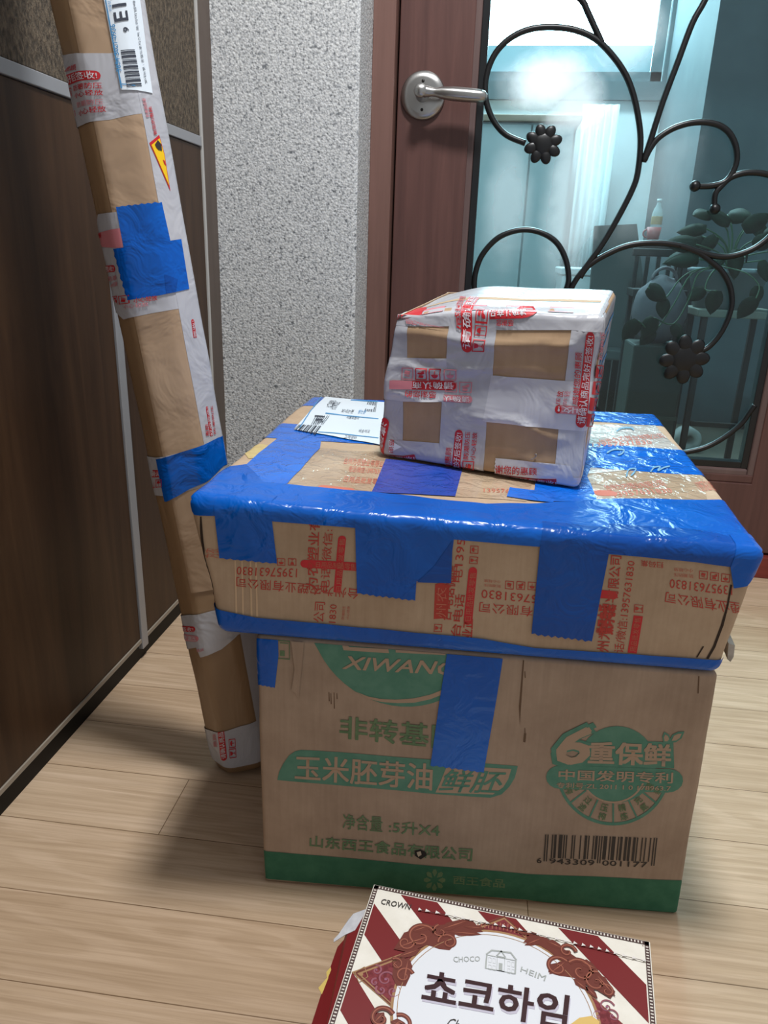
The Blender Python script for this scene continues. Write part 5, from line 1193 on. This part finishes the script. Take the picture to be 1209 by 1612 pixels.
# tall pale cabinet at the left of the pane
cz = float(atY(830, 181, 3.85)[2]); cx0, cx1 = -0.6, float(atY(897, 300, 3.85)[0])
t = thing('tall_cabinet', 'tall pale cabinet behind the left side of the glass', 'cabinet', ((cx0 + cx1) / 2, 4.0, 0))
box_obj('cabinet_body', (cx0, 3.85, 0.0), (cx1, 4.15, cz - 0.03), plain('pale_cabinet', srgb(150, 156, 158), 0.6), t, 0.004)
box_obj('cabinet_top', (cx0, 3.83, cz - 0.0295), (cx1 + 0.02, 4.15, cz), plain('brown_cabinet_top', srgb(140, 118, 100), 0.5), t, 0.004)
xm = (cx0 + cx1) / 2 + 0.25
for xa, xb in ((cx0 + 0.01, xm - 0.004), (xm + 0.004, cx1 - 0.01)):
    d_ = box_obj('cabinet_door', (xa, 3.838, 0.03), (xb, 3.8495, cz - 0.04), plain('pale_cabinet_door', srgb(164, 170, 172), 0.6), t, 0.003)
# pale curtain beside it
xa, xb = float(atY(906, 300, 4.0)[0]), float(atY(962, 300, 4.0)[0])
bm = bmesh.new(); n = 40; g = [[bm.verts.new((xa + (xb - xa) * i / n, 4.05 + 0.009 * math.sin(i * 0.8), z)) for z in (0.002, wz0 - 0.12)] for i in range(n + 1)]
for p, q in zip(g, g[1:]): bm.faces.new((p[0], q[0], q[1], p[1]))
o = obj('curtain', bm, plain('pale_curtain', srgb(196, 202, 204), 0.9), None, True); tag(o, 'pale hanging curtain to the right of the tall cabinet', 'curtain')
sm_ = o.modifiers.new('thickness', 'SOLIDIFY'); sm_.thickness = 0.004
# side table with a bottle and a cup
ty = 3.0; tz = float(atY(1030, 379, ty)[2]); tx0, tx1 = float(atY(984, 380, ty)[0]), float(atY(1112, 385, ty)[0])
t = thing('side_table', 'dark table with a bottle and a cup on it behind the glass', 'table', ((tx0 + tx1) / 2, 3.14, 0))
box_obj('table_top', (tx0, ty, tz - 0.03), (tx1, 3.28, tz), dkw, t, 0.004)
for x in (tx0 + 0.015, tx1 - 0.045):
    for y in (ty + 0.015, 3.235): box_obj('leg', (x, y, 0.0), (x + 0.03, y + 0.03, tz - 0.0305), dkw, t, 0.002)
box_obj('lower_panel', (tx0 + 0.05, 3.235, 0.05), (tx1 - 0.05, 3.25, tz - 0.16), dkg, t, 0.002)
bx = np.array(atY(1034, 345, 3.12)); bp = (float(bx[0]), 3.12, tz); hB = float(atY(1034, 313, 3.12)[2]) - tz
t = thing('water_bottle', 'clear plastic bottle with a tan label standing on the dark table', 'bottle', bp)
k = hB / 0.25
clearp = new_mat('clear_plastic'); clearp[2].inputs['Base Color'].default_value = (0.75, 0.85, 0.87, 1); clearp[2].inputs['Roughness'].default_value = 0.1; clearp[2].inputs['Alpha'].default_value = 0.45
obj('bottle_body', add_lathe(bmesh.new(), [(0.0, 0.0), (0.03 * k, 0.0), (0.033 * k, 0.01 * k), (0.033 * k, 0.16 * k), (0.026 * k, 0.19 * k), (0.013 * k, 0.215 * k), (0.012 * k, 0.232 * k), (0.0, 0.232 * k)], bp), clearp[0], t, True)
obj('bottle_label', add_lathe(bmesh.new(), [(0.0335 * k, 0.10 * k), (0.0338 * k, 0.102 * k), (0.0338 * k, 0.146 * k), (0.0335 * k, 0.148 * k)], bp), plain('tan_label', srgb(176, 150, 104), 0.5), t, True)
obj('bottle_cap', add_lathe(bmesh.new(), [(0.0, 0.2325 * k), (0.0145 * k, 0.2325 * k), (0.0145 * k, 0.249 * k), (0.0, 0.25 * k)], bp), wht, t, True)
cp = (float(atY(1028, 370, 3.055)[0]), 3.052, tz); t = thing('red_cup', 'small reddish cup in front of the bottle', 'cup', cp)
obj('cup_body', add_lathe(bmesh.new(), [(0.0, 0.0), (0.02, 0.0), (0.026, 0.048), (0.023, 0.047), (0.018, 0.004), (0.0, 0.004)], cp), plain('dull_red', srgb(170, 84, 84), 0.4), t, True)
hp = [np.array(cp) + (-0.023 - 0.014 * math.sin(a), 0, 0.026 + 0.014 * math.cos(a)) for a in [math.pi * i / 8 for i in range(9)]]
obj('cup_handle', add_tube(bmesh.new(), hp, 0.003, 8), plain('dull_red_handle', srgb(170, 84, 84), 0.4), t, True)
# grey chair turned away
cy = 2.83; ch0 = np.array(atY(936, 360, cy)); ch1 = np.array(atY(984, 352, cy)); zc = float(ch1[2])
t = thing('grey_chair', 'grey chair with a tall solid back left of the dark table', 'chair', ((ch0[0] + ch1[0]) / 2 + 0.06, cy + 0.1, 0))
x0, x1 = float(ch0[0]), float(ch0[0]) + 0.25
bm = bmesh.new(); vv = [bm.verts.new(p) for p in ((x0 + 0.02, cy, 0.36), (x1, cy, 0.36), (x1 - 0.11, cy, zc), (x0, cy, zc - 0.01))]; ww = [bm.verts.new(v.co + Vector((0, 0.03, 0))) for v in vv]
bm.faces.new(vv[::-1]); bm.faces.new(ww)
for i in range(4): bm.faces.new((vv[i], vv[(i + 1) % 4], ww[(i + 1) % 4], ww[i]))
bmesh.ops.recalc_face_normals(bm, faces=bm.faces); obj('backrest', bm, dkg, t)
box_obj('seat', (x0 + 0.02, cy - 0.10, 0.325), (x1, cy + 0.03, 0.3595), dkg, t, 0.006)
for x in (x0 + 0.03, x1 - 0.04):
    for y in (cy - 0.095, cy): box_obj('leg', (x, y, 0.0), (x + 0.025, y + 0.025, 0.3245), dkw, t, 0.002)
# white box added in place of the bright patch on the floor
for i, (xa, xb, ya, yb, za, zt, lab) in enumerate(((float(atY(884, 440, 3.4)[0]), float(atY(946, 440, 3.4)[0]), 3.4, 3.7, 0, float(atY(915, 422, 3.4)[2]), 'white box standing in for a bright patch on the floor left of the grey chair'),)):
    t = thing('bright_patch_box', lab, 'box', ((xa + xb) / 2, (ya + yb) / 2, 0)); box_obj('box_body', (xa, ya, 0), (xb, yb, zt - 0.03), wht, t, 0.01); box_obj('box_lid', (xa - 0.01, ya - 0.01, zt - 0.0295), (xb + 0.01, yb + 0.01, zt), wht, t, 0.006)
# slatted rack with light coming through
ry_ = 2.67; rz1, rz0 = float(atY(1040, 398, ry_)[2]), float(atY(1040, 452, ry_)[2]); rx0, rx1 = float(atY(994, 420, ry_)[0]), float(atY(1078, 420, ry_)[0])
t = thing('slatted_stool', 'slatted wooden chair before the dark table with light showing between its bars', 'chair', ((rx0 + rx1) / 2, ry_ + 0.05, 0))
box_obj('top_rail', (rx0, ry_, rz1 - 0.012), (rx1, ry_ + 0.025, rz1 + 0.012), dkw, t, 0.003); box_obj('seat', (rx0, ry_ - 0.10, rz0 - 0.03), (rx1, ry_ + 0.025, rz0 - 0.005), dkw, t, 0.003)
for i in range(5):
    x = rx0 + 0.01 + (rx1 - rx0 - 0.03) * i / 4; box_obj('slat', (x, ry_ + 0.004, rz0 - 0.0045), (x + 0.012, ry_ + 0.02, rz1 - 0.0125), dkw, t, 0.002)
for x in (rx0 + 0.005, rx1 - 0.025):
    for y in (ry_ - 0.095, ry_): box_obj('leg', (x, y, 0.0), (x + 0.02, y + 0.02, rz0 - 0.0305), dkw, t, 0.002)
# potted plant with trailing leaves on a low stand
sy = 2.36; sz = float(atY(1180, 490, sy)[2]); sx0, sx1 = float(atY(1098, 500, sy)[0]), float(atY(1235, 500, sy)[0])
t = thing('plant_stand', 'low stand with a pale top and thin dark legs under the white planter', 'plant stand', ((sx0 + sx1) / 2, sy + 0.10, 0))
box_obj('stand_top', (sx0, sy, sz - 0.022), (sx1, sy + 0.2, sz), plain('pale_stand_top', srgb(120, 120, 110), 0.5), t, 0.003)
for x in (sx0 + 0.015, sx1 - 0.035):
    for y in (sy + 0.01, sy + 0.17): box_obj('leg', (x, y, 0.0), (x + 0.018, y + 0.018, sz - 0.0225), dkw, t, 0.002)
box_obj('cross_bar', (sx0 + 0.035, sy + 0.012, 0.18), (sx1 - 0.037, sy + 0.024, 0.195), dkw, t, 0.002)
pc = (float(atY(1140, 460, sy + 0.12)[0]), sy + 0.11, sz + 0.0005); pz = float(atY(1130, 422, sy + 0.1)[2]) - sz
t = thing('potted_plant', 'leafy trailing plant in a white planter behind the right side of the glass', 'plant', pc)
obj('planter', add_lathe(bmesh.new(), [(0.0, 0.0), (0.085, 0.0), (0.112, pz * 0.9), (0.118, pz * 0.9), (0.118, pz), (0.104, pz), (0.1, pz - 0.02), (0.0, pz - 0.02)], pc, seg=40), plain('white_planter', srgb(128, 138, 142), 0.5), t, True)
lfm = noisy('dark_green_leaf', srgb(14, 30, 22), srgb(28, 50, 36), nscale=40, rough=0.7, spec=0.2); rnd = random.Random(5)
stems = bmesh.new(); n_leaf = 0
def big_leaf(tip, d, L, wdt):
    bm = bmesh.new(); d = Vector(d).normalized(); sd = d.cross(Vector((rnd.uniform(-.4, .4), -1, rnd.uniform(0, .5)))).normalized(); nn = d.cross(sd); rows = []
    for i in range(7):
        s = i / 6; w = wdt * (math.sin(math.pi * min(1, s * 0.86 + 0.14)) ** 0.8) * (1 - 0.25 * s); c = Vector(tip) + d * L * s + nn * 0.18 * L * s * s
        rows.append([bm.verts.new(c - sd * w + nn * w * 0.25), bm.verts.new(c), bm.verts.new(c + sd * w + nn * w * 0.25)])
    for a, b in zip(rows, rows[1:]):
        for j in range(2): bm.faces.new((a[j], a[j + 1], b[j + 1], b[j]))
    o = obj('leaf', bm, lfm, t, True); m_ = o.modifiers.new('thickness', 'SOLIDIFY'); m_.thickness = 0.0012
crown = Vector(pc) + Vector((0, 0, pz - 0.015))
targets = [((1096, 385), 2.36), ((1112, 360), 2.42), ((1128, 372), 2.40), ((1085, 398), 2.38), ((1150, 352), 2.46), ((1170, 362), 2.44), ((1190, 348), 2.50), ((1160, 392), 2.36), ((1185, 388), 2.38), ((1140, 400), 2.34), ((1205, 372), 2.45), ((1120, 335), 2.5), ((1100, 408), 2.34), ((1200, 410), 2.36), ((1215, 395), 2.4), ((1106, 372), 2.5), ((1145, 338), 2.52), ((1175, 405), 2.34)]
for (x, y), Y in targets:
    p = Vector(atY(x, y, Y)); v = p - crown; add_tube(stems, smooth_curve([crown, crown + Vector((v.x * 0.3, v.y * 0.3, v.z * 0.7)), p], 4), 0.0022, 6)
    big_leaf(p, (v.x + rnd.uniform(-.06, .06), rnd.uniform(-.05, .05), -0.02 + rnd.uniform(-.07, .05)), rnd.uniform(0.06, 0.09), rnd.uniform(0.02, 0.03))
for ends in ([(1095, 425), (1070, 440), (1045, 470), (1020, 452)], [(1100, 430), (1085, 470), (1060, 510), (1030, 500)], [(1120, 430), (1110, 455), (1128, 458)], [(1175, 430), (1195, 450), (1190, 470)], [(1090, 430), (1060, 480), (1030, 520), (1005, 505)]):
    P = [crown + Vector((-0.05, -0.1, 0.02))] + [Vector(atY(x, y, 2.30 - 0.03 * i)) for i, (x, y) in enumerate(ends)]
    add_tube(stems, smooth_curve(P, 4), 0.002, 6); big_leaf(P[-1], (rnd.uniform(-1, 1), 0.1, -0.5), 0.07, 0.026); big_leaf(P[-2], (rnd.uniform(-1, 0.4), -0.1, -0.4), 0.055, 0.022)
obj('stems', stems, plain('green_stem', srgb(52, 84, 56), 0.6), t, True)
# grey bag on a low box, and a paper roll on the floor
gy = 2.34; g0 = np.array(atY(1040, 560, gy)); 
bzx0, bzx1, bzt = float(atY(996, 560, gy)[0]), float(atY(1080, 560, gy)[0]), float(atY(1050, 545, gy)[2])
t = thing('low_crate', 'dark green low crate under the grey bag behind the glass', 'crate', ((bzx0 + bzx1) / 2, gy + 0.09, 0))
box_obj('crate_body', (bzx0, gy, 0.0), (bzx1, gy + 0.18, bzt), plain('dark_green_crate', srgb(44, 54, 48), 0.7), t, 0.006)
for zz in (0.1, 0.2): box_obj('crate_band', (bzx0 - 0.002, gy - 0.003, zz), (bzx1 + 0.002, gy - 0.0005, zz + 0.012), plain('crate_band', srgb(54, 64, 56), 0.6), t)
bm = bmesh.new(); bmesh.ops.create_uvsphere(bm, u_segments=28, v_segments=18, radius=1.0)
for v in bm.verts:
    c = v.co; z = c.z * 0.10 + 0.095; k_ = 1 + 0.06 * noise.noise(c * 2.2)
    v.co = Vector(((bzx0 + bzx1) / 2 + c.x * 0.080 * k_, gy + 0.09 + c.y * 0.075 * k_, bzt + 0.001 + max(0.0, z * k_)))
t = thing('grey_bag', 'rounded greyish-pink bag resting on the dark green crate', 'bag', ((bzx0 + bzx1) / 2, gy + 0.09, bzt)); obj('bag_body', bm, noisy('grey_pink_cloth', srgb(84, 80, 86), srgb(100, 95, 100), nscale=12, rough=0.8), t, True)
add_ = add_tube(bmesh.new(), [np.array(((bzx0 + bzx1) / 2 + 0.035 * math.cos(a), gy + 0.09, bzt + 0.185 + 0.035 * math.sin(a))) for a in [math.pi * i / 10 for i in range(11)]], 0.005, 8); obj('bag_handle', add_, plain('bag_handle', srgb(120, 112, 116), 0.7), t, True)
rl = np.array(floor_at(1078, 708)); rr0 = 18 * float(rl[1]) / F
t = thing('paper_roll', 'small white ring-shaped roll on the floor behind the glass', 'roll', rl)
obj('roll_body', add_lathe(bmesh.new(), [(rr0 * 0.42, -0.03), (rr0, -0.03), (rr0, 0.03), (rr0 * 0.42, 0.03), (rr0 * 0.42, -0.03)], rl + (0, 0, rr0), (0.1, -1, 0), 32), plain('white_paper', srgb(200, 200, 196), 0.9), t, True)
